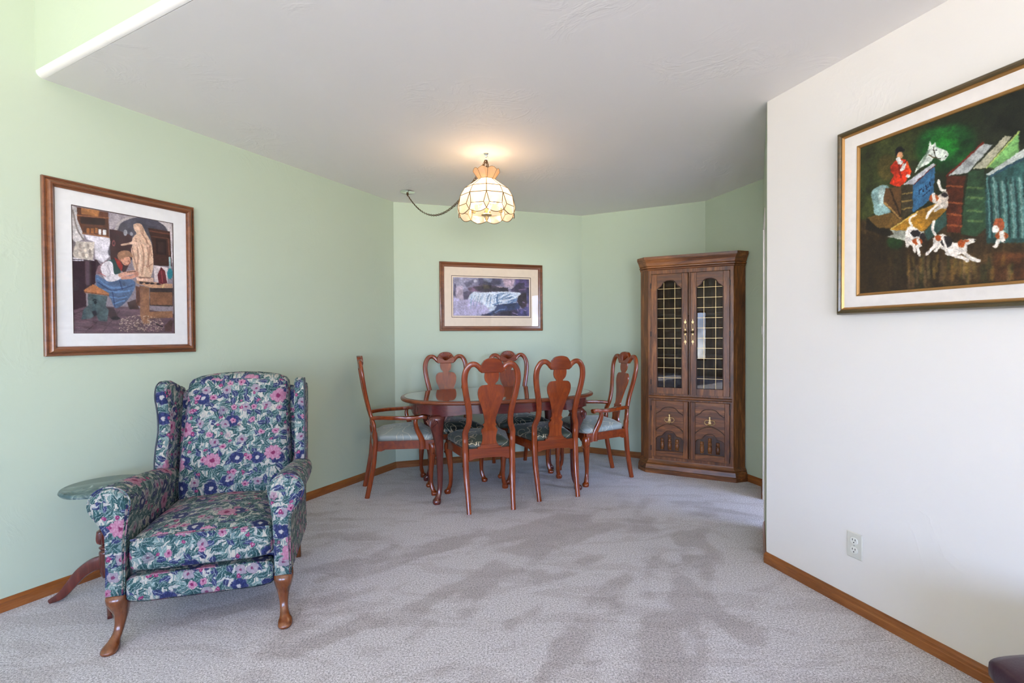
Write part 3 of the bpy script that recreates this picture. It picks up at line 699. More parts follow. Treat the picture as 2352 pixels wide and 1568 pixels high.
for s in (1, -1):
    for sy in (1, -1):
        x0, y0 = s*.530, sy*.280
        mb = MB(); q = 1/math.sqrt(2); T = [(0, .034, .026), (.012, .036, .030), (.030, .033, .029), (.042, .024, .022), (.075, .006, .019), (.14, -.004, .020), (.30, -.003, .025), (.42, .004, .032), (.50, .016, .040), (.56, .028, .051), (.60, .032, .057), (.628, .026, .060), (.648, .012, .050), (.652, .0, .040)]
        P = cr(T, 4); mb.loft([(x0+s*q*o, y0+sy*q*o, z, r, r) for z, o, r in P], 18, 2.6)
        # knee brackets
        for dx_, dy_ in ((-s, 0), (0, -sy)):
            pr = [(.02, .66), (.12, .66), (.105, .645), (.085, .638), (.075, .615), (.050, .590), (.02, .56)]
            rr = []
            for o in (-.016, .016):
                rr.append([(x0+s*.03+dx_*a+abs(dy_)*o, y0+sy*.03+dy_*a+abs(dx_)*o, z) for a, z in pr])
            mb.rings(rr)
        lg = mb.build('leg', M_mahog, tb, smooth=40)
        mb = MB(); shell(mb, (x0+s*q*.090, y0+sy*q*.090, .558), .066, (q, -s*sy*q, 0), (0, 0, 1), 9, -.9, .9, .006, .0, (s*q, sy*q, 0)); mb.build('carved_shell', M_mahog, lg)

# ------------------------------------------------------------------ wing recliner
wc = empty('wing_armchair', (-1.275, 2.012, 0), facing((-.274, .962)), 'wing-back armchair in navy, teal and pink floral cloth by the left wall', 'armchair')
# local x: viewer's right, y: towards the back, z up
def soft_box(mb, x0, x1, y0, y1, z0, z1, r=.03, nx=10, crown=0, bulge=0, ex=5):
    """rounded upholstery block: superellipse sections stacked in y."""
    cx, cz = (x0+x1)/2, (z0+z1)/2; a, b = (x1-x0)/2, (z1-z0)/2; R = []; n = 40
    for t, s in [(0, -r), (.0, -r*.6), (0, -r*.25), (0, 0)]:
        pass
    ys = [(y0, r), (y0+r*.12, r*.55), (y0+r*.45, r*.18), (y0+r, 0)]+[(y0+(y1-y0)*k/6, 0) for k in range(1, 6)]+[(y1-r, 0), (y1-r*.45, r*.18), (y1-r*.12, r*.55), (y1, r)]
    for y, d in ys:
        tt = (y-y0)/(y1-y0); bl = bulge*math.sin(PI*tt)
        ring = []
        for k in range(n):
            c, s = math.cos(2*PI*k/n), math.sin(2*PI*k/n)
            x = cx+(a-d)*_se(c, ex); z = cz+(b-d+bl)*_se(s, ex)
            if s > 0: z += crown*(1-min(1, abs(x-cx)/a)**2)*math.sin(PI*min(1, max(0, .12+.8*tt)))
            ring.append((x, y, z))
        R.append(ring)
    mb.rings(R); return mb
mb = MB(); soft_box(mb, -.285, .285, .06, .62, .205, .40, .02); fr = mb.build('body', M_floral, wc, uv=True)
mb = MB(); soft_box(mb, -.262, .262, -.015, .56, .285, .425, .035, crown=.035, ex=7); sc_ = mb.build('seat_cushion', M_floral, wc, uv=True)
mb = MB(); mb.tube([(-.250, -.002, .418), (-.1, -.017, .428), (.1, -.017, .428), (.250, -.002, .418)], .0045, 6); mb.build('piping', M_floral, sc_, uv=True)
mb = MB(); soft_box(mb, -.268, .268, -.020, .055, .170, .279, .022, ex=7)
ft = mb.build('footrest', M_floral, wc, uv=True)
# arms: section in xz swept along y
for s in (1, -1):
    def sec(g, roll, zr=.0):
        pts = []
        base = [(.272, .205), (.270, .34), (.266, .44), (.260, .49)]
        c = (.318-.045*max(0, 1-roll), .545+zr); R = .067*roll
        arc = [(c[0]-R*math.cos(a)*1.02, c[1]+R*math.sin(a)) for a in [(-.35+(PI+.95)*k/15) for k in range(16)]]
        low = [(.344, .478), (.332, .45), (.330, .34), (.333, .205)]
        P = base+arc+low
        cx, cz = .304, .42
        return [(s*(cx+(x-cx)*g), cz+(z-cz)*(1-(1-g)*.35)) for x, z in P]
    mb = MB(); R = []
    for y, g, rl, zr in [(-.022, .80, .86, .020), (-.020, .90, .95, .021), (-.012, .965, 1.0, .022), (.002, 1.0, 1.03, .022), (.03, 1.0, 1.03, .022), (.05, .985, 1.0, .022), (.10, .98, .99, .022), (.20, .98, .97, .014), (.30, .98, .94, .004), (.40, .97, .90, -.006), (.50, .96, .86, -.015), (.56, .95, .80, -.02)]:
        R.append([(x, y, z) for x, z in sec(g, rl, zr)])
    mb.rings(R); ar = mb.build('arm', M_floral, wc, uv=True, smooth=60)
    pts = [R[3][i] for i in range(len(R[3]))]
    mb = MB(); mb.tube([(x*1.002, y-.006, z) for x, y, z in pts], .0035, 6, closed=True); mb.build('piping', M_floral, ar, uv=True)
# back cushion
def back_sec(z, w_, th, yc):
    n = 40; return [(w_*_se(math.cos(2*PI*k/n), 4.5), yc+th*_se(math.sin(2*PI*k/n), 2.8), z) for k in range(n)]
mb = MB(); R = []
for z, w_, th, yc in [(.40, .23, .055, .53), (.42, .255, .075, .535), (.50, .262, .088, .555), (.60, .258, .092, .578), (.70, .252, .090, .602), (.80, .246, .090, .626), (.868, .244, .084, .640), (.878, .243, .080, .642), (.888, .244, .086, .645), (.94, .243, .084, .655), (.975, .238, .072, .662), (.992, .225, .052, .666), (1.0, .19, .025, .668)]:
    ring = back_sec(z, w_, th, yc); R.append([(x, y, zz+.032*(1-(x/.25)**2)*max(0, (z-.72)/.28)) for x, y, zz in ring])
mb.rings(R); bc = mb.build('back_cushion', M_floral, wc, uv=True, smooth=60)
mb = MB(); soft_box(mb, -.30, .30, .64, .705, .30, .955, .02, ex=9)
mb.xf(lambda q: (q[0], q[1]+(q[2]-.6)*.16-.03, q[2])); mb.build('outer_back', M_floral, wc, uv=True)
for s in (1, -1):
    # wing silhouette in (y, z)
    sil = cr([(.55, .50), (.47, .56), (.475, .66), (.505, .76), (.500, .86), (.480, .93), (.495, .985), (.545, 1.005), (.60, .990), (.66, .965), (.715, .94), (.70, .75), (.66, .50)], 4, True)
    cyy, czz = .59, .76; R = []
    for off, g in ((-.028, .90), (-.024, .96), (-.012, .995), (.010, 1.0), (.022, .975), (.028, .93)):
        R.append([(s*(.300+off+.10*max(0, .62-(cyy+(y-cyy)*g))), cyy+(y-cyy)*g, czz+(z-czz)*g) for y, z in sil])
    mb = MB(); mb.rings(R); wg = mb.build('wing', M_floral, wc, uv=True, smooth=60)
    mb = MB(); mb.tube([(x+s*.0, y, z) for x, y, z in R[4]], .004, 6, closed=True); mb.build('piping', M_piping, wg)
for s in (1, -1):
    x0 = s*.300
    mb = MB(); T = [(0, -.050, .026, .034), (.010, -.052, .029, .037), (.022, -.046, .027, .034), (.034, -.032, .020, .026), (.055, -.012, .0165, .019), (.085, 0, .018, .019), (.120, .006, .024, .026), (.155, -.002, .033, .036), (.180, -.008, .038, .042), (.198, -.006, .040, .042), (.215, 0, .038, .036)]
    P = cr(T, 5); mb.loft([(x0+s*.25*(-o), .025+o, z, rx, ry) for z, o, rx, ry in P], 18, 2.4); mb.build('front_leg', M_legw, wc, smooth=60)
    mb = MB(); mb.loft([(s*.275, .66, 0, .014, .014), (s*.272, .63, .12, .018, .018), (s*.270, .61, .24, .022, .022)], 12, 4); mb.build('rear_leg', M_legw, wc)

# ------------------------------------------------------------------ small round side table
st = empty('side_table', (-1.905, 2.30, 0), 0, 'small round marble-topped pedestal table behind the floral armchair', 'table')
mb = MB(); mb.lathe([(.150, .513), (.163, .516), (.168, .524), (.165, .532), (.160, .535)], 48); mb.build('marble_top', M_marble, st)
mb = MB(); mod = lambda a, z: 1+.07*math.cos(14*a) if .262 < z < .322 else 1
P = cr([(.018, .10), (.028, .13), (.030, .20), (.030, .222), (.022, .230), (.028, .238), (.030, .244), (.020, .252), (.024, .258), (.034, .266), (.038, .285), (.036, .312), (.034, .322), (.026, .330), (.022, .36), (.019, .44), (.024, .49), (.040, .514)], 3)
mb.lathe(P, 56, mod=mod); mb.build('pedestal', M_mahog, st)
for a in (math.radians(191), math.radians(311), math.radians(71)):
    L = [(.02, .170), (.06, .160), (.11, .125), (.15, .075), (.19, .030), (.235, .007)]
    pp = cr([(math.cos(a)*r, math.sin(a)*r, z) for r, z in L], 5); n = len(pp)
    mb = MB(); mb.ribbon(pp, [.024-.006*i/n for i in range(n)], [.066-.036*(i/n)-.024*max(0, i/n-.75)*4*.5 for i in range(n)], (0, 0, 1), 12, 3); mb.build('leg', M_mahog, st)

# ------------------------------------------------------------------ corner display cabinet
cx_, cy_ = 1.4895+.010*.889, 4.1845-.010*.458
cb = empty('corner_cabinet', (cx_, cy_, 0), math.atan2(-.458, .889), 'tall brown corner cabinet with two leaded glass doors over two carved doors', 'cabinet')
def plan(f, o, yf, yo): return [(-f, yf), (f, yf), (o, yo), (.085, .436), (-.085, .436), (-o, yo)]
def plan_rings(lst):
    mb = MB(); mb.rings([[(x, y, z) for x, y in plan(f, o, yf, yo)] for z, f, o, yf, yo in lst]); return mb
bs = [(0, .366, .449, .000, .085), (.028, .366, .449, .000, .085), (.034, .363, .446, .004, .088), (.040, .366, .449, .001, .086), (.075, .360, .443, .007, .090), (.082, .352, .436, .016, .097), (.088, .356, .440, .012, .094), (.100, .350, .433, .020, .102), (.112, .345, .428, .026, .108), (.120, .345, .428, .028, .11)]
plan_rings(bs).build('base_moulding', M_pecan_x, cb, smooth=0)
cs = [(1.775, .345, .428, .028, .11), (1.782, .350, .432, .022, .105), (1.790, .350, .433, .020, .102), (1.793, .346, .430, .026, .106), (1.798, .355, .438, .015, .098), (1.806, .355, .438, .014, .097), (1.809, .349, .432, .022, .103), (1.815, .352, .436, .016, .098), (1.84, .358, .442, .010, .092), (1.862, .367, .450, .001, .084), (1.866, .370, .452, -.002, .080), (1.870, .370, .452, -.002, .080), (1.872, .373, .453, -.005, .078), (1.893, .374, .453, -.006, .078)]
plan_rings(cs).build('crown_moulding', M_pecan_x, cb, smooth=0)
mb = MB()   # carcass: canted sides, back walls, floor and shelves
for s in (1, -1):
    for (a, b) in (((.345, .028), (.428, .11)), ((.428, .11), (.085, .436))):
        d = np.array(b)-np.array(a); d = d/np.linalg.norm(d); nn = np.array([-d[1], d[0]])*.016
        q = [np.array(a), np.array(b), np.array(b)+nn, np.array(a)+nn]
        mb.add([(s*p[0], p[1], .115) for p in q]+[(s*p[0], p[1], 1.78) for p in q], [(0,3,2,1),(4,5,6,7),(0,1,5,4),(1,2,6,5),(2,3,7,6),(3,0,4,7)])
mb.box(-.09, .09, .422, .436, .115, 1.78)
mb.build('carcass', M_pecan, cb, smooth=0)
def shelfplan(z, t, y0=.05): 
    p = [(-.345, y0), (.345, y0), (.405, .11), (.08, .42), (-.08, .42), (-.405, .11)]; return [[(x, y, z) for x, y in p], [(x, y, z+t) for x, y in p]]
for z in (.66, 1.02, 1.38):
    mb = MB(); mb.rings(shelfplan(z, .015 if z > .7 else .03, .09)); mb.build('shelf', M_pecan_x, cb, smooth=0)
# face frame
mb = MB()
mb.box(-.345, -.318, .028, .048, .115, 1.78).box(.318, .345, .028, .048, .115, 1.78).box(-.32, .32, .028, .048, 1.742, 1.78).box(-.32, .32, .0285, .048, .115, .150).box(-.32, .32, .028, .048, .640, .70).box(-.006, .006, .034, .05, .14, 1.76)
mb.build('face_frame', M_pecan, cb, smooth=0, bevel=.0015)
mb = MB(); mb.ribbon([(-.335, .020, .668), (.335, .020, .668)], .026, .026, (0, 1, 0), 14, 2.4); mb.build('waist_moulding', M_pecan_x, cb)
def ogee(xl, xr, zs, rise):
    c = (xl+xr)/2; hw = (xr-xl)/2
    T = [(1.0, 0), (.93, .04), (.80, .22), (.72, .30), (.66, .36), (.62, .48), (.50, .74), (.32, .93), (.12, 1.0), (0, 1.0)]
    R = [(c+hw*a, zs+rise*b) for a, b in T]; L = [(c-hw*a, zs+rise*b) for a, b in T]
    return L+R[::-1][1:]
YD0, YD1 = .012, .032
for s in (-1, 1):
    xi, xo = s*.010, s*.316; xa, xb = min(xi, xo), max(xi, xo); z0, z1 = .700, 1.738
    st_ = .050
    # upper door
    ox0, ox1 = xa+st_, xb-st_; oz0, oz1, rise = z0+.055, 1.610, .072
    top = ogee(ox0, ox1, oz1, rise)
    mb = MB(); mb.prism([(xa, z0), (ox0, z0), (ox0, z1), (xa, z1)], YD0, YD1, .002); mb.prism([(ox1, z0), (xb, z0), (xb, z1), (ox1, z1)], YD0, YD1, .002)
    mb.prism([(ox0, z0), (ox1, z0), (ox1, oz0), (ox0, oz0)], YD0, YD1, .001)
    dv = mb.build('glass_door', M_pecan, cb, smooth=0)
    mb = MB(); mb.prism(top+[(ox1, z1), (ox0, z1)], YD0, YD1, .001); mb.build('top_rail', M_pecan_x, dv, smooth=0)
    mb = MB(); ring = [(ox0, oz0), *top, (ox1, oz0)]
    P3 = [(x, YD0+.002, z) for x, z in ring]; mb.tube(P3, .0045, 8, closed=True); mb.build('bead_moulding', M_pecan_shade, dv)
    mb = MB(); mb.prism([(ox0-.004, oz0-.004), *[(x, z+.004) for x, z in top], (ox1+.004, oz0-.004)][::1], .024, .027); mb.build('glass_pane', M_glass_c, dv, smooth=0)
    mb = MB(); hw = (ox1-ox0)/2; c0 = (ox0+ox1)/2
    for fx in (-.31, .31):
        x = c0+hw*2*fx*.72; u = abs(x-c0)/hw; zt = oz1+rise*.80
        mb.box(x-.0012, x+.0012, .019, .024, oz0, zt)
    nrow = 11; zz = [oz0+(oz1-.0-oz0)*k/10.0+.02 for k in range(1, 11)]
    for z in zz: mb.box(ox0, ox1, .0185, .0235, z-.0012-.02, z+.0012-.02)
    mb.build('brass_grille', M_brass, dv, smooth=0)
    # escutcheon pull
    hx = s*.030+0; zc = 1.235
    mb = MB()
    for d in (1, -1):
        loop = [(hx+.0105*math.sin(a)*(1 if True else 0), .008, zc+d*(.048+.024*math.cos(a))) for a in np.linspace(0, 2*PI, 17)[:-1]]
        mb.tube(loop, .0028, 6, closed=True)
        mb.prism([(hx-.004, zc+d*.071), (hx-.011, zc+d*.088), (hx-.004, zc+d*.089), (hx, zc+d*.112), (hx+.004, zc+d*.089), (hx+.011, zc+d*.088), (hx+.004, zc+d*.071)], .006, .011)
        mb.prism([(hx-.004, zc), (hx-.006, zc+d*.022), (hx-.003, zc+d*.028), (hx+.003, zc+d*.028), (hx+.006, zc+d*.022), (hx+.004, zc)], .006, .011) if True else mb.prism([(hx-.004, zc+d*.012), (hx-.006, zc+d*.022), (hx-.003, zc+d*.028), (hx+.003, zc+d*.028), (hx+.006, zc+d*.022), (hx+.004, zc+d*.012)], .006, .011)
    pl = mb.build('escutcheon', M_brass, dv)
    mb = MB(); mb.sphere((hx, -.006, zc), .013); mb.tube([(hx, -.004, zc), (hx, .012, zc)], .006, 8); mb.build('knob', M_bronze, pl)
    # lower door
    z0, z1 = .148, .640
    mb = MB(); mb.prism([(xa, z0), (ox0-.012, z0), (ox0-.012, z1), (xa, z1)], YD0, YD1, .002); mb.prism([(ox1+.012, z0), (xb, z0), (xb, z1), (ox1+.012, z1)], YD0, YD1, .002)
    lx0, lx1 = ox0-.012, ox1+.012
    ld = mb.build('carved_door', M_pecan, cb, smooth=0)
    mb = MB(); t1 = ogee(lx0, lx1, .525, .062); mb.prism(t1+[(lx1, z1), (lx0, z1)], YD0, YD1, .002)
    mb.prism([(lx0, z0), (lx1, z0), (lx1, .200), (lx0, .200)], YD0, YD1, .002)
    # middle serpentine rail
    c0 = (lx0+lx1)/2; hw = (lx1-lx0)/2
    up = [(c0+hw*a, .375+.062*math.cos(a*PI/2)**.8 if abs(a) < 1 else .375) for a in np.linspace(1, -1, 17)]
    lo_ = [(c0+hw*a, .302+b) for a, b in [(-1, 0), (-.92, .014), (-.8, .026), (-.62, .030), (-.5, .034), (-.42, .05), (-.3, .068), (-.15, .076), (0, .078), (.15, .076), (.3, .068), (.42, .05), (.5, .034), (.62, .030), (.8, .026), (.92, .014), (1, 0)]]
    mb.prism(lo_+up, YD0, YD1-.004, .003)
    mb.build('carved_rail', M_pecan_x, ld, smooth=0)
    mb = MB(); mb.tube([(x, YD0+.003, z) for x, z in t1], .0042, 6); mb.tube([(x, YD0+.003, z) for x, z in up], .0042, 6); mb.tube([(x, YD0+.003, z) for x, z in lo_], .0036, 6); mb.build('bead_moulding', M_pecan_shade, ld)  # beads coloured dark to draw the shadow along the arches
    mb = MB()
    # four matched veneer quarters set a little back, raised bevel field
    mb.prism([(lx0, .20), (lx1, .20), (lx1, .36), (lx0, .36)], .0335, .040); mb.build('recess_panel', M_pecan_shade, ld, smooth=0)
    mb = MB(); mb.prism([(lx0, .36), (lx1, .36), (lx1, .60), (lx0, .60)], .030, .040)
    mb.build('veneer_panel', M_pecan_x, ld, smooth=0)
    for k, dx_ in enumerate((-.062, 0, .062)):
        hgt = .098 if dx_ else .135; x = c0+dx_; zb = .212
        P = [(.013, 0), (.016, .004), (.016, .010), (.012, .013), (.0155, .020), (.018, .035), (.0155, .052), (.012, .058), (.016, .062), (.016, .068), (.012, .072), (.015, .080), (.015, .088), (.011, .094), (.013, .098)]
        if not dx_: P = P+[(.015, .103), (.011, .108), (.015, .115), (.015, .123), (.010, .130)]
        mb = MB(); mb.lathe([(r, z) for r, z in P], 16, (x, .026, zb)); mb.build('spindle', M_pecan, ld)
    # bail pull
    zc = .480; mb = MB()
    for d in (1, -1):
        lp = [(c0+d*(.020+.020*math.cos(a)), .010, zc-.004+.019*math.sin(a)) for a in np.linspace(-2.6, 2.3, 16)]
        mb.tube(lp, .003, 6); mb.sphere((c0+d*.022, .009, zc-.024), .005, 8, 6)
    mb.tube([(c0-.024, .009, zc-.024), (c0+.024, .009, zc-.024)], .003, 6); mb.sphere((c0, .008, zc-.026), .008, 10, 7)
    mb.prism([(c0-.016, zc-.006), (c0-.006, zc-.018), (c0+.006, zc-.018), (c0+.016, zc-.006), (c0+.007, zc+.002), (c0+.008, zc+.022), (c0+.003, zc+.026), (c0+.010, zc+.036), (c0, zc+.048), (c0-.010, zc+.036), (c0-.003, zc+.026), (c0-.008, zc+.022), (c0-.007, zc+.002)], .012, .018, .002)
    mb.build('drop_pull', M_brass, ld)
for s in (-1, 1):
    for z in (.80, 1.22, 1.64, .22, .57):
        mb = MB(); mb.box(s*.3175-.0035, s*.3175+.0035, .006, .028, z-.022, z+.022); mb.build('hinge', M_hinge, cb, smooth=0)

# ------------------------------------------------------------------ swag lamp
lp_ = empty('swag_lamp', (-.166, 3.333, 0), math.atan2(0, 1), 'scalloped stained glass swag lamp, lit, hanging from the ceiling on a looped chain', 'lamp')
a_cam = math.atan2(-3.333, .166)
NP = 10; ang = [a_cam+2*PI*k/NP for k in range(NP)]
def pt(a, r, z): return (r*math.cos(a), r*math.sin(a), z)
rt, zt = .058, 2.262; r1, z1 = .150, 2.194; r2, z2 = .181, 2.140; r3, z3 = .1965, 2.066; r4, z4 = .190, 2.029; r5, z5 = .187, 2.008
pan = MB(); low = MB(); cam_ = MB(); arc_pts = []
for k in range(NP):
    a, b = ang[k], ang[(k+1) % NP] if k < NP-1 else ang[0]+2*PI
    mid = (a+b)/2; da = (b-a)/2; dd = da*.30
    pan.add([pt(a, rt, zt), pt(b, rt, zt), pt(b, r1, z1), pt(a, r1, z1)], [(0, 1, 2, 3)]); pan.add([pt(a, r1, z1), pt(b, r1, z1), pt(b, r2, z2), pt(a, r2, z2)], [(0, 1, 2, 3)])
    pan.add([pt(a, r2, z2), pt(b, r2, z2), pt(b-dd, r3, z3), pt(a+dd, r3, z3)], [(0, 1, 2, 3)])
    pan.add([pt(a, r2, z2), pt(a+dd, r3, z3), pt(a, r4, z4), pt(a-dd, r3, z3)], [(0, 1, 2, 3)])
    sc_pts = [pt(b+(a-b)*t, r4-(r4-r5)*math.sin(PI*t), z4-(z4-z5)*math.sin(PI*t)) for t in np.linspace(0, 1, 9)]
    low.add([pt(a, r4, z4), pt(a+dd, r3, z3), pt(b-dd, r3, z3), pt(b, r4, z4)]+sc_pts[1:-1], [tuple(range(11))])
    for p in ([pt(a, rt, zt), pt(a, r1, z1), pt(a, r2, z2)], [pt(a, r2, z2), pt(a+dd, r3, z3), pt(a, r4, z4)], [pt(a, r2, z2), pt(a-dd, r3, z3), pt(a, r4, z4)],
              [pt(a, rt, zt), pt(b, rt, zt)], [pt(a, r1, z1), pt(b, r1, z1)], [pt(a, r2, z2), pt(b, r2, z2)], [pt(a+dd, r3, z3), pt(b-dd, r3, z3)], sc_pts): cam_.tube(p, .0023, 5)
shd = pan.build('shade', M_pane, lp_, smooth=0); low.build('scalloped_skirt', M_pane_low, shd, smooth=0); cam_.build('leading', M_bronze, shd)
cr_p = MB(); cr_l = MB(); rb, zb_, rc, zc_ = .053, 2.262, .090, 2.315
for k in range(8):
    a, b = a_cam+.1+2*PI*k/8, a_cam+.1+2*PI*(k+1)/8
    top = [pt(b+(a-b)*t, rc-.004*math.sin(PI*t), zc_+.016*math.sin(PI*t)) for t in np.linspace(0, 1, 7)]
    cr_p.add([pt(a, rb, zb_), pt(b, rb, zb_)]+top, [tuple(range(9))]); cr_l.tube([pt(a, rb, zb_), pt(a, rc, zc_)], .0013, 5); cr_l.tube(top, .0013, 5)
crn = cr_p.build('glass_crown', M_crown, lp_, smooth=0); cr_l.build('leading', M_bronze, crn)
mb = MB(); mb.lathe([(.004, 1.985), (.004, 2.02), (.034, 2.024), (.036, 2.028), (.030, 2.034), (.010, 2.04), (.008, 2.09), (.018, 2.10), (.018, 2.12), (.006, 2.13), (.005, 2.27), (.020, 2.272), (.020, 2.276), (.006, 2.28), (.006, 2.34)], 20)
for k in range(5):
    a = a_cam+.5+2*PI*k/5; mb.tube(cr([pt(a, .01, 2.11), pt(a, .05, 2.10), pt(a, .085, 2.085), pt(a, .095, 2.07)], 4), .004, 6)
    mb.lathe([(.012, -.005), (.014, .0), (.014, .022), (.010, .026)], 12, pt(a, .097, 2.055))
mb.build('socket_cluster', M_brass, lp_)
for k in range(5):
    a = a_cam+.5+2*PI*k/5; c = pt(a, .100, 2.088+.012); mb = MB(); mb.sphere((c[0], c[1], c[2]), (.017, .017, .026), 12, 8); mb.build('bulb', M_bulb, lp_)
def chain(mb, path, ln=.026, r=.0018, w_=.0075):
    P = [Vector(p) for p in path]; acc = [0]
    for a, b in zip(P, P[1:]): acc.append(acc[-1]+(b-a).length)
    def at(s):
        for i in range(len(P)-1):
            if s <= acc[i+1]: return P[i].lerp(P[i+1], (s-acc[i])/(acc[i+1]-acc[i]+1e-9))
        return P[-1]
    s = 0; k = 0
    while s+ln*.8 < acc[-1]:
        a, b = at(s), at(min(acc[-1], s+ln)); t = (b-a).normalized(); up = Vector((0, 0, 1)) if abs(t.z) < .95 else Vector((1, 0, 0)); sd = t.cross(up).normalized(); u2 = sd.cross(t)
        q = sd if k % 2 else u2; q = (q+(u2 if k % 2 else sd)*.35).normalized(); c = (a+b)/2
        mb.tube([tuple(c+t*(ln/2)*math.cos(g)+q*w_*math.sin(g)) for g in np.linspace(0, 2*PI, 11)[:-1]], r, 5, closed=True)
        s += ln*.74; k += 1
mb = MB(); hk = (.008, 0, 2.405)
mb2 = MB(); mb2.lathe([(.016, 2.440), (.016, 2.436), (.008, 2.428), (.006, 2.414)], 16); mb2.tube([(.0, 0, 2.425), (.012, 0, 2.418), (.014, 0, 2.405), (.004, 0, 2.396), (-.008, 0, 2.402)], .003, 8)
mb2.build('ceiling_hook', M_chrome, lp_)
for k in range(3):
    a = a_cam+.6+2*PI*k/3; chain(mb, [(.002, 0, 2.398), pt(a, .030, 2.33), pt(a, .052, 2.275)])
cx0, cy0 = -.880+.166, 4.21-3.333
sw = [(cx0, cy0, 2.415)]; 
for t in np.linspace(0, 1, 26):
    x = cx0*(1-t); y = cy0*(1-t); z = 2.412+(2.398-2.412)*t-.235*4*t*(1-t)*(1+.20*(1-t)); sw.append((x, y, z))
chain(mb, sw); mb.tube(sw, .0016, 5); mb.tube([(0, 0, 2.395), (0, 0, 2.28)], .0022, 6)
mb.build('chain', M_bronze, lp_)
mb = MB(); mb.lathe([(.063, 2.440), (.063, 2.437), (.058, 2.432), (.02, 2.428), (.016, 2.426)], 32, (cx0, cy0, 0)); cp = mb.build('ceiling_plate', M_chrome, lp_)
mb = MB(); mb.lathe([(.006, 2.428), (.010, 2.423), (.013, 2.418), (.006, 2.412), (.004, 2.402)], 16, (cx0, cy0, 0)); mb.build('finial', M_bronze, cp)
pl_ = bpy.data.lights.new('lamp_light', 'POINT'); pl_.energy = 9; pl_.color = (1, .76, .50); pl_.shadow_soft_size = .07
po = bpy.data.objects.new('lamp_light', pl_); COL.objects.link(po); po.location = (0, 0, 2.13); po.parent = lp_

# ------------------------------------------------------------------ leather ottoman at the near right, outlet and switch
ot = empty('leather_ottoman', (1.475, .935, 0), 0, 'dark burgundy leather ottoman beside the white wall at the lower right corner', 'ottoman')
mb = MB(); soft_box(mb, -.325, .30, -.31, .305, .05, .352, .04, ex=8); mb.build('base', M_leather, ot)
mb = MB(); soft_box(mb, -.298, .30, -.30, .300, .345, .425, .035, crown=.01, ex=5); mb.build('cushion_top', M_leather, ot)
for sx_ in (-.27, .25):
    for sy_ in (-.26, .25): mb = MB(); mb.lathe([(.02, 0), (.026, .03), (.028, .06)], 14, (sx_, sy_, 0)); mb.build('foot', M_mahog, ot)
def wallmat(origin, tdir, z):   # local x along the wall (viewer's right), y into the wall
    return (origin[0], origin[1], z), math.atan2(tdir[1], tdir[0])
tR = RD
loc, rz = wallmat(E+tR*.488, tR, .290); ou = empty('wall_outlet', loc, rz, 'ivory double wall outlet low on the white wall', 'outlet')
mb = MB(); mb.prism([(-.035, -.0565), (.035, -.0565), (.035, .0565), (-.035, .0565)], -.006, .0, .003); mb.build('cover_plate', M_ivory, ou, smooth=0)
for dz in (.0205, -.0205):
    mb = MB(); pts = [(.0165*_se(math.cos(2*PI*k/24), 2.6), dz+.0145*_se(math.sin(2*PI*k/24), 2.6)) for k in range(24)]; mb.prism(pts, -.009, -.004, .001); rc_ = mb.build('receptacle', M_ivory_b, ou, smooth=0)
    mb = MB()
    for dx_ in (-.006, .006): mb.box(dx_-.0013, dx_+.0013, -.0095, -.008, dz+.001, dz+.009)
    mb.prism([(.0025*math.cos(2*PI*k/10), dz-.007+.0028*math.sin(2*PI*k/10)) for k in range(10)], -.0095, -.008); mb.build('slot', M_black, rc_, smooth=0)
mb = MB(); mb.lathe([(.003, 0), (.003, .0015)], 10); mb.xf(lambda q: (q[0], -.006-q[2], q[1])); mb.build('screw', M_chrome, ou)
loc, rz = wallmat(D+tD*.075, tD, 1.245); sw_ = empty('light_switch', loc, rz, 'ivory light switch on the narrow green wall beside the doorway', 'switch')
mb = MB(); mb.prism([(-.035, -.057), (.035, -.057), (.035, .057), (-.035, .057)], -.006, .0, .003); mb.build('cover_plate', M_ivory, sw_, smooth=0)
mb = MB(); mb.prism([(-.016, -.033), (.016, -.033), (.016, .033), (-.016, .033)], -.011, -.004, .002); mb.build('rocker', M_ivory_b, sw_, smooth=0)

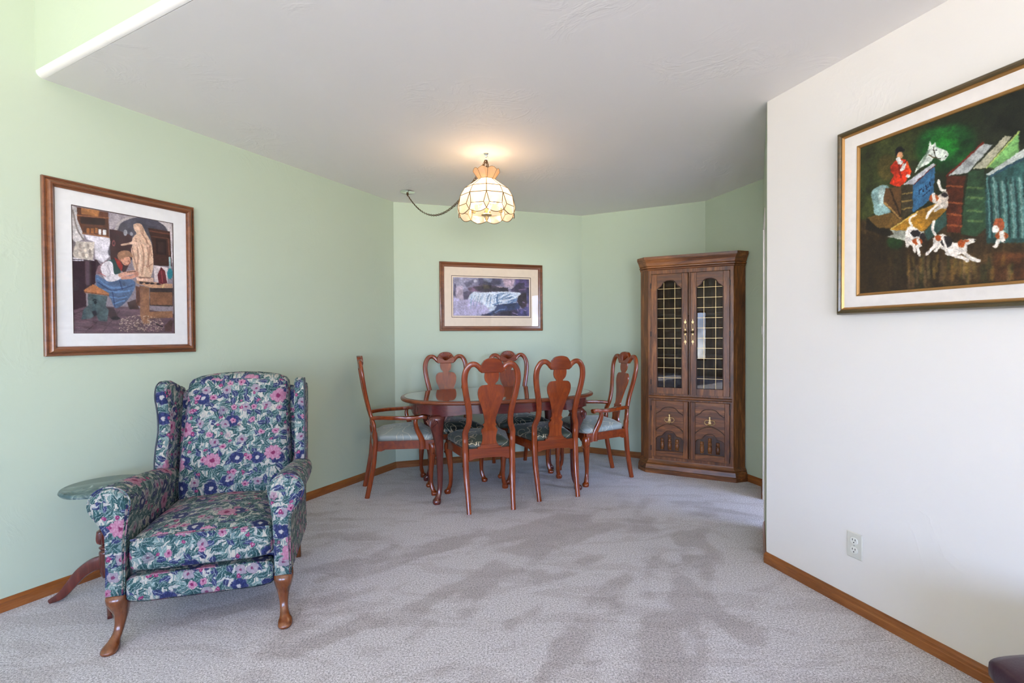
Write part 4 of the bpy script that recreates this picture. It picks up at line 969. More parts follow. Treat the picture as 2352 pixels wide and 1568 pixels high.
# ------------------------------------------------------------------ framed pictures
def u_wall(u, v, q, t, off=0.0):
    """pixel of the photograph -> (distance along the wall from q, height), on the plane off metres in front of it."""
    a = (u-1176)/F; b = (784-v)/F; r = Rv*a+Uv*b+Fv; n = np.array([t[1], -t[0]]); q0 = np.array(q)+n*off
    k = (n@q0)/(n@np.array([r.x, r.y])); P = np.array([r.x, r.y])*k
    return float((P-q0)@t), EYE+r.z*k
class Canvas:
    def __init__(s, w, h, x0, x1, z0, z1, conv, base):
        s.w, s.h = w, h; s.X, s.Y = np.meshgrid((np.arange(w)+.5)/w, (np.arange(h)+.5)/h)
        s.b = (x0, x1, z0, z1); s.conv = conv; s.img = np.zeros((h, w, 3))+np.array(base, float); s.rng = np.random.default_rng(5)
    def uv(s, pts):
        o = []
        for p in pts:
            a, z = s.conv(p[0], p[1]); x0, x1, z0, z1 = s.b; o.append(((a-x0)/(x1-x0), (z1-z)/(z1-z0)))
        return np.array(o)
    def nz(s, f, seed, st=(1, 1)):
        r = np.random.default_rng(seed); gx, gy = int(f*st[0])+3, int(f*st[1]*s.h/s.w)+3; g = r.random((gy, gx)); x = s.X*(gx-2); y = s.Y*(gy-2)
        i, j = x.astype(int), y.astype(int); fx, fy = x-i, y-j; fx = fx*fx*(3-2*fx); fy = fy*fy*(3-2*fy)
        return (g[j, i]*(1-fx)+g[j, i+1]*fx)*(1-fy)+(g[j+1, i]*(1-fx)+g[j+1, i+1]*fx)*fy
    def put(s, m, c, var=.10, f=18, seed=None, st=(1, 1)):
        seed = seed if seed is not None else int(s.rng.integers(1e6)); n = (s.nz(f, seed, st)-.5)*2+(s.nz(f*3, seed+1, st)-.5)
        cc = np.array(c, float)*(1+var*n[..., None]); s.img = s.img*(1-m[..., None])+cc*m[..., None]
    def blur(s, m, k):
        for _ in range(k):
            m = (np.roll(m, 1, 0)+np.roll(m, -1, 0)+m*2)/4; m = (np.roll(m, 1, 1)+np.roll(m, -1, 1)+m*2)/4
        return m
    def poly(s, pts, c, soft=1, var=.10, smooth=False, f=18, st=(1, 1), a=1):
        if smooth: pts = cr(pts, 5, True)
        s.put(s.blur(inpoly(s.X, s.Y, s.uv(pts)), soft)*a, c, var, f, st=st)
    def ell(s, cx, cy, rx, ry, c, soft=1, var=.08, a=1): s.poly([(cx+rx*math.cos(t), cy+ry*math.sin(t)) for t in np.linspace(0, 2*PI, 25)[:-1]], c, soft, var, a=a)
    def line(s, pts, wd, c, soft=1, a=1, var=.05):
        P = cr(pts, 6) if len(pts) > 2 else pts; m = np.zeros_like(s.X); U = s.uv(P); asp = s.w/s.h; wd_ = wd
        for p, q in zip(U, U[1:]):
            d = (q-p)*np.array([asp, 1]); L = d@d+1e-12; dx = (s.X-p[0])*asp; dy = s.Y-p[1]; t = np.clip((dx*d[0]+dy*d[1])/L, 0, 1)
            m = np.maximum(m, (np.hypot(dx-t*d[0], dy-t*d[1]) < wd_/2).astype(float))
        s.put(s.blur(m, soft)*a, c, var)
    def finish(s, amp=.006, f=40, val=.07, seed=9):
        dx = (s.nz(f, seed)-.5)*amp+(s.nz(f*2.6, seed+1)-.5)*amp; dy = (s.nz(f, seed+2)-.5)*amp+(s.nz(f*2.6, seed+3)-.5)*amp
        i = np.clip(((s.Y+dy*s.w/s.h)*s.h).astype(int), 0, s.h-1); j = np.clip(((s.X+dx)*s.w).astype(int), 0, s.w-1); s.img = s.img[i, j]
        g = (s.nz(f*1.5, seed+4)-.5)*2*val+(s.nz(f*4, seed+5)-.5)*2*val; lum = s.img.mean(2, keepdims=True); s.img = (s.img*.94+lum*.06)*(1+g[..., None])
    def mesh(s, name, parent, y):
        x0, x1, z0, z1 = s.b; w, h = s.w+1, s.h+1
        xs = np.linspace(x0, x1, w); zs = np.linspace(z1, z0, h); X, Z = np.meshgrid(xs, zs); V = np.stack([X.ravel(), np.full(w*h, y), Z.ravel()], 1)
        idx = np.arange(w*h).reshape(h, w); Fc = np.stack([idx[:-1, :-1], idx[1:, :-1], idx[1:, 1:], idx[:-1, 1:]], -1).reshape(-1, 4)
        me = bpy.data.meshes.new(name); me.from_pydata(V.tolist(), [], Fc.tolist()); at = me.color_attributes.new('paint', 'FLOAT_COLOR', 'POINT')
        im = (np.clip(s.img, 0, 255)/255.)**1.22; im = np.where(im <= .04045, im/12.92, ((im+.055)/1.055)**2.4)
        pi = np.pad(im, ((0, 1), (0, 1), (0, 0)), 'edge'); col = np.concatenate([pi.reshape(-1, 3), np.ones((w*h, 1))], 1).astype(np.float32); at.data.foreach_set('color', col.ravel())
        me.materials.append(M_art); ob = bpy.data.objects.new(name, me); COL.objects.link(ob); ob.parent = parent; return ob
m = NT('painted_picture'); at = m.n('Attribute'); at.attribute_name = 'paint'; cc = m.coord(); nz_ = m.noise(cc, 260, 3)
m.set(col=m.mix(m.math('MULTIPLY', nz_, .03), at.outputs['Color'], (.5, .5, .5)), rough=.5, spec=.3); m.bump(nz_, .08, .001); M_art = m.m

def frame4(parent, name, x0, x1, z0, z1, prof, mats, smooth=35, label=None):
    """mitred moulding: prof = [(inset from the outer edge, height off the wall)], four lengths in one mesh."""
    mb = MB(); R = []
    for (sx_, sz_) in ((0, 0), (1, 0), (1, 1), (0, 1)):
        R.append([((x0+i if not sx_ else x1-i), -h, (z0+i if not sz_ else z1-i)) for i, h in prof])
    mb.rings(R, closed=True); o = mb.build(name, mats, parent, smooth=smooth)
    if label: o['label'] = label
    return o
def matboard(parent, name, x0, x1, z0, z1, a0, a1, b0, b1, y, mat, t=.002):
    mb = MB(); 
    for p in ((x0, x1, z0, b0), (x0, x1, b1, z1), (x0, a0, b0, b1), (a1, x1, b0, b1)): mb.box(p[0], p[1], -y-t, -y, p[2], p[3])
    return mb.build(name, mat, parent, smooth=0)
def pane(parent, x0, x1, z0, z1, y):
    mb = MB(); mb.box(x0, x1, -y-.002, -y, z0, z1); return mb.build('glass_pane', M_glass, parent, smooth=0)

# left: young wood carver at his bench
t0 = dr(0); L0 = 2.131; org = A-t0*L0; nrm = np.array([t0[1], -t0[0]])
pic = empty('framed_picture', (org[0], org[1], 1.559), math.atan2(t0[1], t0[0]), 'large framed print of a boy carving beside a pale statue, above the floral armchair', 'picture', None)
hw, hh = .3455, .4265
frame4(pic, 'frame', -hw, hw, -hh, hh, [(0, 0), (0, .016), (.004, .020), (.008, .020), (.010, .016), (.014, .016), (.018, .026), (.026, .032), (.034, .031), (.040, .024), (.042, .018), (.045, .018), (.045, 0)], M_frame)
def conv1(x, y): a, z = u_wall(80+x/3.563, 390+y/3.563, A, t0, .012); return a+L0, z-1.559
x0, z1 = conv1(303, 288); x1, z0 = conv1(1143, 1333)
matboard(pic, 'mat_board', -hw+.04, hw-.04, -hh+.04, hh-.04, x0-.003, x1+.003, z0-.003, z1+.003, .010, M_mat)
matboard(pic, 'mat_bevel', x0-.004, x1+.004, z0-.004, z1+.004, x0, x1, z0, z1, .009, M_bevel, .0015)
c = Canvas(330, 430, x0, x1, z0, z1, conv1, (152, 142, 150))
c.poly([(303,288),(350,310),(410,560),(345,600),(303,660)], (205,200,198), 3); c.line([(315,330),(350,480),(405,575)], .012, (150,140,135)); c.poly([(303,560),(345,600),(330,720),(303,720)], (140,128,130), 2)
c.poly([(350,305),(605,350),(612,550),(400,520),(350,400)], (112,70,48)); c.poly([(385,310),(535,335),(525,385),(385,360)], (188,132,80)); c.poly([(375,385),(580,400),(580,455),(380,440)], (66,42,34))
c.poly([(405,460),(595,480),(595,520),(405,505)], (92,58,42)); c.poly([(525,485),(590,492),(590,535),(525,530)], (232,230,230)); c.line([(555,485),(555,532)], .012, (120,80,60), 0)
for x in (440, 475, 508): c.poly([(x-12,475),(x+12,478),(x+12,522),(x-12,518)], (178,118,62))
c.line([(400,520),(612,552)], .012, (160,110,75)); c.line([(350,372),(612,395)], .008, (165,115,78))
c.poly([(410,530),(625,558),(625,700),(570,760),(500,730),(490,590),(430,570)], (224,220,226), 2); c.poly([(610,350),(800,385),(690,440),(615,500)], (176,168,172), 3)
c.poly([(690,440),(760,390),(900,385),(1000,410),(1080,470),(1115,560),(1120,720),(640,720),(640,560)], (92,90,102), 4, smooth=True); c.line([(665,500),(700,430),(790,388),(900,378),(1010,405),(1085,470),(1118,570)], .022, (186,178,176), 2)
c.poly([(1000,412),(1140,438),(1140,600),(1118,590),(1085,470)], (205,196,196), 2); c.poly([(1090,600),(1140,560),(1142,760),(1120,760)], (210,203,205), 2)
c.poly([(615,485),(700,500),(800,540),(800,720),(740,850),(625,730)], (74,42,46)); c.ell(650, 600, 14, 26, (150,90,90)); c.ell(650, 600, 6, 14, (70,50,60)); c.ell(745, 515, 16, 26, (170,170,175)); c.ell(795, 525, 12, 16, (160,160,168))
c.poly([(930,475),(1110,505),(1125,790),(975,780),(965,600)], (84,50,44)); c.poly([(995,560),(1082,575),(1082,700),(998,690)], (52,28,30)); c.poly([(1010,585),(1065,595),(1065,680),(1012,672)], (72,46,46)); c.line([(945,500),(1105,525)], .012, (130,80,62)); c.line([(960,545),(1095,562)], .008, (120,75,60)); c.line([(1098,570),(1104,700)], .012, (128,84,68))
c.poly([(305,745),(510,735),(560,800),(500,860),(500,930),(420,1000),(430,1135),(312,1150)], (64,38,52)); c.line([(432,750),(436,930)], .030, (118,98,110), 3, .7); c.poly([(303,712),(330,715),(495,735),(495,748),(303,748)], (88,74,82)); c.line([(312,722),(400,728)], .010, (238,236,240)); c.line([(410,728),(488,740)], .006, (230,228,232)); c.line([(312,740),(400,742)], .006, (225,225,232))
c.poly([(345,585),(495,590),(480,740),(332,722),(312,690)], (206,196,184))
for i, (x, y) in enumerate([(375,620),(410,610),(440,625),(465,640),(380,655),(420,660),(455,670),(370,690),(400,695),(430,700),(460,700)]): c.ell(x, y, 12, 20, (226,216,202) if i % 2 else (168,156,146), 1)
c.poly([(312,1150),(430,1115),(640,1120),(800,1120),(1140,1180),(1143,1330),(313,1335)], (112,88,98), 2, .14, st=(.4, 2))
for a, b in [((330,1200),(640,1290)), ((440,1130),(313,1190)), ((520,1240),(420,1330)), ((700,1150),(560,1330))]: c.line([a, b], .004, (70,52,62), 1, .7)
# statue
c.poly([(812,448),(850,440),(885,462),(915,520),(945,570),(965,630),(975,760),(965,840),(945,882),(862,885),(842,850),(815,800),(800,720),(792,650),(800,610),(722,622),(712,608),(790,590),(806,555),(836,520),(818,490)], (222,190,164), 1, .07, smooth=True)
c.ell(840, 480, 20, 28, (232,200,176)); c.poly([(812,455),(840,436),(882,452),(900,520),(872,520),(862,478),(836,452)], (206,170,146), 1, smooth=True)
for P in [[(830,560),(850,700),(835,840)], [(870,580),(895,700),(880,860)], [(915,560),(935,700),(925,800)], [(950,620),(935,760),(955,840)], [(800,640),(822,740),(850,830)], [(880,520),(930,600),(960,700)], [(890,780),(930,790),(968,770)]]: c.line(P, .010, (176,136,116), 1, .8)
for P in [[(845,600),(868,720),(858,830)], [(905,600),(915,720),(900,850)]]: c.line(P, .010, (240,214,192), 1, .8)
c.ell(812, 600, 36, 10, (232,202,180)); c.line([(830,628),(880,598),(930,622)], .022, (226,192,168)); c.poly([(835,878),(975,885),(975,918),(838,908)], (218,184,164)); c.poly([(850,875),(960,880),(950,890),(860,888)], (150,115,100))
# boy
c.poly([(600,742),(660,730),(712,770),(705,850),(640,870),(590,820)], (38,84,84)); c.poly([(505,860),(590,900),(700,888),(800,900),(828,940),(800,1012),(740,1090),(665,1132),(620,1050),(560,992),(512,945)], (92,118,152), 1, .12, smooth=True)
for P in [[(520,890),(620,960),(760,960)], [(560,980),(660,1000),(780,990)], [(620,1040),(700,1050),(760,1040)], [(650,1100),(700,1080),(740,1070)]]: c.line(P, .010, (120,160,205), 2, .7)
for P in [[(520,920),(640,985),(800,950)], [(640,1000),(660,1120)], [(700,910),(720,980)]]: c.line(P, .008, (32,58,104), 1, .7)
c.poly([(500,850),(520,790),(600,735),(590,800),(560,860)], (140,112,118)); c.poly([(545,790),(600,745),(640,765),(655,850),(700,852),(712,888),(640,915),(590,906),(560,860)], (228,222,226), 1, .05, smooth=True)
c.line([(600,780),(620,850),(600,890)], .008, (180,172,184), 1, .7); c.line([(530,840),(580,870)], .010, (190,110,110), 1, .6)
c.poly([(652,715),(700,740),(725,785),(716,832),(688,800)], (164,48,42)); c.ell(752, 742, 38, 40, (216,164,138)); c.poly([(680,690),(720,660),(780,668),(808,715),(770,712),(740,720),(715,745),(690,735)], (166,126,98), 1, smooth=True); c.ell(716, 738, 10, 14, (206,150,126)); c.line([(770,745),(782,762),(770,776)], .006, (150,90,74)); c.line([(735,765),(765,782)], .010, (170,118,98), 1, .6)
c.line([(705,862),(760,848),(820,838)], .034, (222,172,150)); c.line([(720,885),(790,880),(840,862)], .026, (212,158,138)); c.ell(836, 852, 18, 22, (206,150,128)); c.line([(760,836),(830,832)], .006, (90,60,50))
c.poly([(590,1125),(650,1130),(692,1215),(640,1228),(600,1190)], (72,50,58)); c.poly([(760,1085),(830,1060),(860,1140),(780,1142)], (84,60,58)); c.ell(665, 1215, 36, 14, (40,34,44))
c.poly([(405,985),(480,935),(612,1010),(610,1032),(412,1006)], (184,126,84)); c.line([(410,1000),(610,1028)], .006, (110,72,52)); c.poly([(440,1012),(600,1034),(585,1110),(610,1150),(595,1242),(530,1236),(505,1185),(460,1218),(386,1226),(402,1140),(440,1110)], (84,104,108), 1, .16, smooth=False); c.poly([(500,1150),(520,1185),(490,1200),(470,1160)], (60,60,70)); c.ell(500, 1085, 12, 14, (40,52,58)); c.line([(480,1070),(495,1060),(510,1068)], .008, (40,52,58))
# workbench and shavings
c.poly([(830,905),(1130,935),(1132,968),(960,968),(840,930)], (196,156,126)); c.poly([(945,968),(1135,968),(1135,1118),(945,1112)], (70,56,58)); c.poly([(945,1000),(1130,1002),(1130,1108),(950,1105)], (142,102,76)); c.poly([(860,945),(940,965),(946,1260),(892,1262),(868,1200)], (152,112,86)); c.poly([(905,1162),(1132,1156),(1132,1210),(908,1218)], (152,112,84)); c.poly([(830,950),(866,960),(866,1120),(834,1100)], (120,78,60)); c.ell(850, 1040, 14, 50, (100,60,50))
for x in (875, 925, 965, 1015): c.ell(x, 925+(x-875)*.06, 16, 8, (44,34,44))
c.line([(860,915),(1040,940)], .005, (60,44,50))
c.poly([(975,780),(1095,800),(1090,925),(985,915)], (216,204,204)); c.poly([(1008,860),(1038,795),(1070,830),(1088,925),(1050,936),(1020,930)], (118,40,54)); c.line([(1040,830),(1050,920)], .008, (170,80,90)); c.line([(1108,720),(1110,800)], .018, (170,200,200)); c.ell(1110, 850, 22, 44, (38,136,148)); c.line([(1062,935),(1050,965)], .006, (215,205,150))
rg = np.random.default_rng(3)
for _ in range(330):
    x = 690+rg.random()*370; y = 1190+rg.random()*130
    if (x-860)**2/210**2+(y-1265)**2/75**2 > 1: continue
    a = rg.random()*PI; L = 6+rg.random()*9; c.line([(x, y), (x+L*math.cos(a), y+L*.6*math.sin(a))], .0045, (214,196,176) if rg.random() < .6 else (158,134,122), 1, .9)
c.poly([(1065,1275),(1115,1225),(1135,1240),(1125,1325),(1070,1322)], (96,68,66)); c.line([(1000,1262),(1050,1285)], .010, (44,34,40)); c.line([(345,1290),(440,1300)], .003, (170,150,160), 0, .6); c.line([(350,1302),(430,1308)], .003, (170,150,160), 0, .6)
c.finish(.0030, 60, .07); c.mesh('print', pic, -.008); pane(pic, -hw+.044, hw-.044, -hh+.044, hh-.044, .016)

# back wall: waterfall
t1 = dr(PI/4); W0 = .9315; org = A+t1*W0
pic2 = empty('framed_picture', (org[0], org[1], 1.5855), math.atan2(t1[1], t1[0]), 'framed lilac and blue waterfall print over the dining table', 'picture')
hw, hh = .5175, .3265
frame4(pic2, 'frame', -hw, hw, -hh, hh, [(0, 0), (0, .020), (.005, .024), (.014, .025), (.020, .020), (.023, .015), (.028, .015), (.032, .020), (.040, .020), (.044, .014), (.046, .014), (.046, 0)], M_frame)
def conv2(x, y): a, z = u_wall(990+x/8.711, 590+y/8.711, A, t1, .012); return a-W0, z-1.5855
x0, z1 = conv2(441, 402); x1, z0 = conv2(1967, 1182)
matboard(pic2, 'mat_board', -hw+.042, hw-.042, -hh+.042, hh-.042, x0-.017, x1+.017, z0-.017, z1+.017, .010, M_mat_c)
frame4(pic2, 'mat_bevel', x0-.018, x1+.018, z0-.018, z1+.018, [(0, .008), (0, .0115), (.006, .0115), (.006, .008)], M_bevel)
frame4(pic2, 'inner_mat', x0-.012, x1+.012, z0-.012, z1+.012, [(0, .008), (0, .0105), (.012, .0105), (.012, .008)], M_mat_c)
c = Canvas(270, 135, x0, x1, z0, z1, conv2, (142, 138, 164))
c.poly([(441,402),(1000,402),(700,640),(441,700)], (160,158,182), 8); c.poly([(950,402),(1420,410),(1400,560),(1150,570),(960,600)], (86,84,110), 6, .2); c.poly([(1040,410),(1250,420),(1200,520),(1060,480)], (140,144,166), 5, .2); c.poly([(1420,420),(1700,425),(1640,600),(1480,590)], (190,168,182), 7, .2); c.poly([(1690,430),(1967,430),(1967,600),(1700,580)], (96,84,128), 6, .2)
c.poly([(660,520),(900,430),(940,450),(720,620)], (112,110,136), 5, .2); c.ell(890, 480, 40, 30, (190,186,200), 4); c.poly([(470,540),(505,545),(500,810),(455,760)], (88,84,116), 3); c.poly([(500,600),(640,570),(660,900),(500,1000)], (184,170,188), 8, .12)
c.poly([(740,620),(1040,560),(1060,690),(780,700)], (132,104,132), 4, .2); c.poly([(840,600),(1200,560),(1540,620),(1560,700),(1040,720),(900,650)], (74,64,82), 3, .25); c.poly([(1040,550),(1150,560),(1195,630),(1060,640)], (88,80,74), 3); c.line([(1320,602),(1690,600)], .012, (214,196,202)); c.line([(1560,630),(1690,612)], .020, (222,206,208), 2)
c.poly([(1600,660),(1720,560),(1740,525),(1880,522),(1870,600),(1967,620),(1967,760),(1780,740),(1640,720)], (82,72,100), 2, .2); c.line([(1760,660),(1900,640)], .022, (150,124,156), 2); c.poly([(655,700),(730,685),(830,705),(800,780),(720,860),(660,850)], (86,78,108), 3, .2)
c.poly([(780,760),(880,690),(960,712),(1250,700),(1500,690),(1790,715),(1800,750),(1740,820),(1700,920),(1300,960),(1210,1090),(1130,1170),(760,1170),(640,1000),(740,870)], (216,224,236), 3, .08)
c.poly([(640,860),(800,840),(1000,900),(1180,1060),(1160,1182),(441,1182),(441,800)], (186,180,210), 10, .08)
for i in range(70):
    x = 800+rg.random()*520; y = 740+rg.random()*90; L = 60+rg.random()*170; c.line([(x, y), (x-12-rg.random()*25, y+L)], .012, (238,240,246) if rg.random() < .55 else (130,160,196), 1, .7)
for i in range(70):
    x = 1340+rg.random()*400; y = 730+rg.random()*200; c.line([(x+60, y-14), (x, y), (x-60-rg.random()*60, y+26+rg.random()*20)], .014, (230,236,244) if rg.random() < .45 else (78,112,158), 1, .7)
c.line([(1340,770),(1325,860),(1345,930)], .04, (64,104,150), 2, .8); c.line([(1180,740),(1140,830),(1130,880)], .02, (96,120,160), 2, .8)
c.poly([(1280,960),(1720,915),(1800,940),(1760,1060),(1400,1100),(1180,1182),(1040,1182),(1210,1100)], (62,78,118), 3, .25); c.poly([(1240,990),(1320,985),(1270,1070),(1160,1085)], (206,216,230), 3); c.line([(1290,1110),(1380,1060),(1480,1050)], .03, (126,150,190), 2, .8)
c.poly([(1840,720),(1910,740),(1930,900),(1900,1040),(1830,1030),(1760,950),(1730,880),(1760,780)], (66,52,64), 2, .25); c.poly([(1910,640),(1967,630),(1967,1182),(1500,1182),(1640,1060),(1840,1040),(1930,980)], (88,84,128), 3, .25); c.poly([(1220,1182),(1420,1090),(1700,1060),(1740,1182)], (70,60,86), 3, .25)
for P in [[(1640,1120),(1740,1150)], [(1840,900),(1880,920)], [(1735,1050),(1750,1090)], [(1860,1060),(1910,1080)]]: c.line(P, .022, (180,160,200), 1, .8)
c.ell(1945, 970, 24, 34, (150,130,176), 2); c.poly([(990,1182),(1030,1150),(1180,1135),(1210,1182)], (68,64,92), 3)
c.finish(.006, 45, .08); c.mesh('print', pic2, -.008); pane(pic2, -hw+.045, hw-.045, -hh+.045, hh-.045, .013)

# right wall: hunt scene with hounds and old books
t2 = RD; O0 = .423+.545; org = E+t2*O0
pic3 = empty('framed_painting', (org[0], org[1], 1.7025), math.atan2(t2[1], t2[0]), 'large oil painting of hounds, a red-coated rider and old books in a linen-lined frame', 'painting')
hw, hh = .545, .400
frame4(pic3, 'frame', -hw, hw, -hh, hh, [(0, 0), (0, .030), (.006, .040), (.014, .042), (.019, .038), (.021, .034), (.021, 0)], M_olive)
frame4(pic3, 'inner_frame', -hw+.020, hw-.020, -hh+.020, hh-.020, [(0, .0), (0, .033), (.005, .036), (.009, .031), (.013, .026), (.013, 0)], M_gilt)
frame4(pic3, 'linen_liner', -hw+.030, hw-.030, -hh+.030, hh-.030, [(0, .010), (0, .028), (.006, .028), (.050, .016), (.050, .010)], M_linen)
frame4(pic3, 'gilt_fillet', -hw+.078, hw-.078, -hh+.078, hh-.078, [(0, .010), (0, .019), (.004, .021), (.010, .017), (.012, .010)], M_gilt)
def conv3(x, y): a, z = u_wall(1900+x/2.613, 140+y/2.613, E, t2, .012); return a-O0, z-1.7025
x0, x1, z0, z1 = -hw+.088, hw-.088, -hh+.088, hh-.088
c = Canvas(560, 375, x0, x1, z0, z1, conv3, (44, 50, 30))
c.poly([(150,500),(600,330),(640,700),(150,1000)], (66,72,36), 14, .25); c.poly([(560,440),(700,390),(860,400),(880,560),(740,660),(600,640),(540,560)], (34,96,42), 60, .35, smooth=True); c.ell(710, 500, 80, 60, (36,128,44), 40, .3); c.poly([(930,200),(1700,0),(1700,700),(960,560)], (40,44,30), 12, .3); c.ell(360, 640, 60, 80, (104,84,40), 12, .2, .6)
c.poly([(150,950),(1900,1050),(1900,1600),(150,1600)], (78,58,34), 10, .3, st=(2, .6)); c.poly([(1000,1150),(1900,1150),(1900,1500),(1000,1500)], (112,62,32), 14, .3, a=.6)
for i in range(60):
    x = 360+rg.random()*760; y = 1160+rg.random()*120; c.line([(x, y), (x+rg.random()*10-5, y+40+rg.random()*80)], .016, [(168,132,60), (130,110,60), (150,120,90), (60,70,40)][i % 4], 4, .45)
c.poly([(150,1020),(480,1090),(480,1500),(150,1500)], (54,42,28), 12, .2, a=.7); c.ell(410, 1090, 50, 40, (40,84,40), 10, .2, .7)
c.poly([(240,940),(360,900),(480,950),(430,1010),(300,1000)], (118,90,44)); c.poly([(240,945),(300,1000),(380,1015),(380,1060),(230,1010)], (46,38,28), 2)
c.poly([(265,785),(330,745),(372,760),(355,850),(385,900),(330,925),(285,918),(275,850)], (142,170,168), 2, .15, smooth=True); c.ell(330, 815, 22, 60, (190,205,200), 3, .1, .8)
c.poly([(350,765),(445,755),(445,950),(430,950),(338,850)], (112,80,46)); c.line([(345,850),(440,945)], .010, (176,140,84)); c.line([(380,770),(440,930)], .008, (60,42,28)); c.poly([(445,750),(518,738),(512,905),(452,955)], (72,62,42))
for y in (790, 835, 880): c.line([(452,y+10),(510,y)], .010, (190,160,90), 1, .7)
c.poly([(515,740),(650,620),(640,800),(600,850),(515,910)], (70,122,160), 1, .2); c.poly([(455,742),(640,612),(652,622),(518,742)], (196,194,198)); c.line([(520,742),(652,624)], .006, (120,40,40), 0)
for a, b in [((555,775),(552,800)), ((555,775),(568,768)), ((578,757),(577,785)), ((590,748),(600,772)), ((605,742),(606,762)), ((615,730),(622,750)), ((575,812),(590,800)), ((597,795),(612,780))]: c.line([a, b], .006, (16,40,76), 0)
c.poly([(380,1012),(540,900),(720,832),(722,892),(580,1022),(480,1032)], (176,130,42), 1, .18); c.poly([(380,1014),(580,1024),(590,1070),(480,1078),(356,1056),(400,1040)], (168,168,156), 1, .15, st=(.4, 2)); c.poly([(585,1022),(722,895),(722,985),(600,1082)], (62,92,84)); c.line([(382,1010),(545,905)], .007, (230,200,110))
c.poly([(715,690),(835,690),(822,765),(802,1030),(720,1030),(720,850)], (98,46,26), 1, .2); c.poly([(730,690),(935,495),(992,506),(850,668)], (176,178,176), 1, .15); c.line([(722,688),(935,495)], .012, (128,40,24))
for y in (750, 850, 920, 985): c.line([(722,y),(810,y+6)], .010, (168,96,52), 1, .8)
c.poly([(850,662),(945,652),(958,1000),(900,1052),(805,1042),(820,900)], (62,92,64), 1, .2); c.poly([(872,650),(1072,450),(1112,452),(955,642)], (196,190,166), 1, .12)
for y in (760, 820, 900, 960): c.line([(845,y),(930,y+4)], .012, (130,150,90), 2, .6)
c.poly([(960,640),(1090,500),(1155,420),(1150,560),(1010,645)], (128,176,108), 2, .2); c.line([(958,642),(1155,422)], .008, (190,205,120))
c.poly([(950,680),(1181,560),(1400,450),(1400,1090),(960,1095),(950,900)], (58,96,92), 2, .22, st=(3, .5)); c.poly([(950,683),(1181,528),(1420,380),(1420,460),(1181,575),(972,690)], (198,202,196), 1, .1); c.line([(985,690),(1400,470)], .012, (60,92,110), 1)
for i in range(34):
    x = 960+i*13; c.line([(x, 700+(i % 3)*20), (x+12, 860), (x+20, 1060)], .008, [(130,176,170), (30,52,56), (86,132,120), (176,200,190)][i % 4], 2, .7)
c.poly([(1400,450),(1900,300),(1900,1100),(1400,1090)], (64,50,40), 3, .2); c.poly([(1420,380),(1900,180),(1900,300),(1420,460)], (150,140,110), 3, .15)
for i in range(8): c.line([(1450+i*55, 470), (1450+i*55, 1060)], .014, (120,80,50) if i % 2 else (60,80,60), 2, .7)
# rider
c.poly([(385,628),(420,595),(470,592),(500,650),(502,680),(440,752),(380,736),(400,690),(382,660)], (214,62,24), 1, .15, smooth=True); c.line([(430,620),(445,700)], .010, (120,28,14), 1, .8); c.line([(478,610),(498,665)], .010, (240,110,50), 1, .8); c.ell(436, 564, 20, 24, (204,152,112)); c.poly([(407,560),(414,530),(436,514),(462,530),(464,543),(430,548),(416,572)], (18,22,28), 1, smooth=True); c.line([(428,590),(442,612)], .026, (228,226,220)); c.line([(450,650),(462,628)], .024, (232,230,224)); c.ell(488, 690, 13, 10, (232,230,224)); c.line([(462,625),(482,582)], .005, (60,50,40), 0)
# horse
c.poly([(560,640),(530,672),(548,620),(580,575),(602,545),(610,515),(617,482),(632,506),(652,488),(660,515),(716,540),(726,570),(700,598),(680,600),(650,572),(628,600),(600,622)], (216,220,210), 1, .08, smooth=True); c.line([(604,545),(575,600),(548,640)], .018, (120,140,120), 2, .7); c.ell(655, 535, 6, 5, (40,40,40), 0); c.ell(712, 572, 7, 6, (60,60,60), 0); c.line([(640,520),(650,570),(680,590)], .006, (90,80,60), 0); c.line([(612,560),(645,582)], .006, (120,100,70), 0)
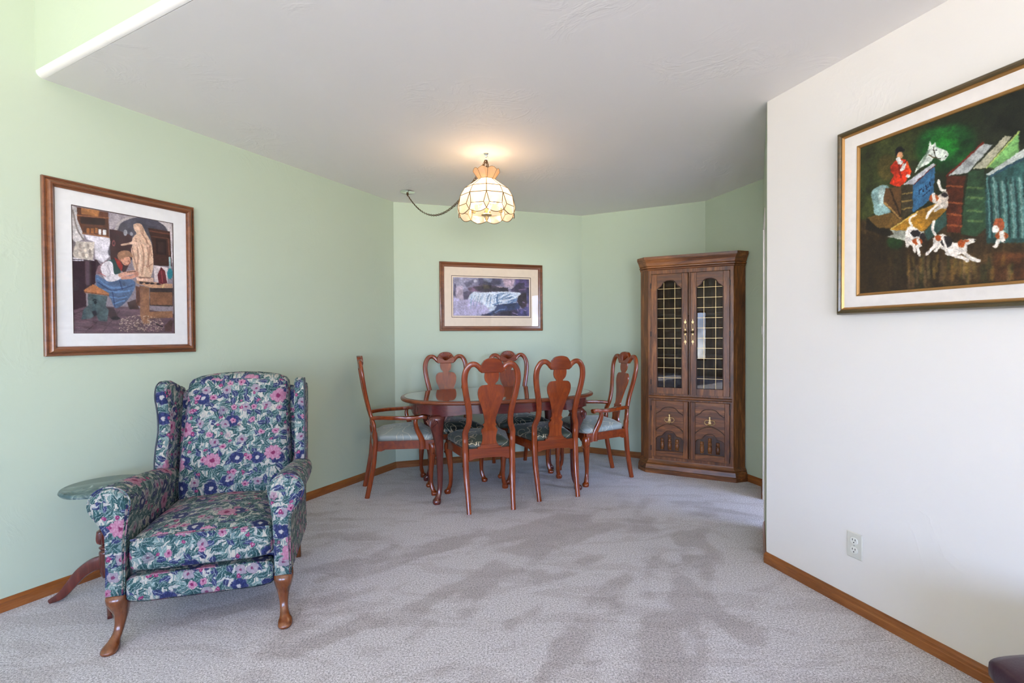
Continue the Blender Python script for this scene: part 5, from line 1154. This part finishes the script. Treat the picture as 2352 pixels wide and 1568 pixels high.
# hounds
wh, og, bk = (234,224,214), (190,94,36), (52,44,46)
c.line([(710,780),(682,765),(668,720)], .014, wh); c.poly([(660,810),(722,790),(722,880),(670,880),(650,850)], (214,200,186), 1, smooth=True); c.ell(705, 805, 20, 14, bk); c.ell(640, 825, 28, 26, og); c.line([(640,802),(646,845)], .020, wh); c.ell(650, 848, 10, 8, wh); c.line([(655,870),(618,905),(598,940)], .018, wh); c.line([(690,868),(650,900)], .018, wh)
c.line([(508,990),(496,950),(535,920)], .014, wh); c.poly([(474,1020),(498,990),(540,1005),(582,1050),(575,1090),(520,1090),(482,1112),(472,1060)], wh, 1, .1, smooth=True); c.ell(530, 1035, 30, 20, bk); c.ell(572, 1062, 18, 30, bk); c.ell(542, 1085, 32, 22, og); c.line([(545,1070),(556,1110)], .018, wh); c.ell(558, 1106, 10, 8, wh); c.line([(495,1085),(520,1110),(526,1145)], .018, wh); c.line([(540,1110),(556,1165)], .018, wh); c.line([(478,1060),(482,1112)], .018, wh)
c.line([(656,1050),(634,1012),(642,965)], .016, wh); c.poly([(642,1062),(700,1040),(760,1092),(790,1090),(840,1110),(830,1150),(780,1162),(720,1150),(680,1120),(640,1110)], wh, 1, .1, smooth=True); c.ell(718, 1085, 36, 34, bk); c.ell(668, 1062, 18, 18, og); c.line([(690,1060),(720,1130)], .012, wh); c.poly([(792,1100),(828,1070),(890,1068),(888,1090),(840,1108),(812,1132)], wh, 1, .05, smooth=True); c.ell(806, 1098, 22, 24, og); c.ell(835, 1080, 18, 8, og); c.ell(888, 1076, 5, 5, bk, 0); c.line([(720,1155),(780,1172),(842,1196)], .020, wh); c.line([(815,1148),(860,1180),(908,1200)], .020, wh); c.line([(650,1112),(625,1132),(600,1160)], .020, wh); c.line([(668,1120),(650,1140)], .018, wh)
c.ell(1030, 985, 34, 42, (168,92,56)); c.ell(1010, 1010, 20, 26, wh); c.ell(1048, 1052, 40, 26, og); c.line([(1048,1030),(1058,1080)], .022, wh); c.ell(1062, 1082, 12, 9, wh); c.ell(1066, 1086, 5, 4, bk, 0); c.line([(1030,1078),(1012,1112)], .020, wh)
c.finish(.0030, 70, .11); c.mesh('canvas', pic3, -.012)
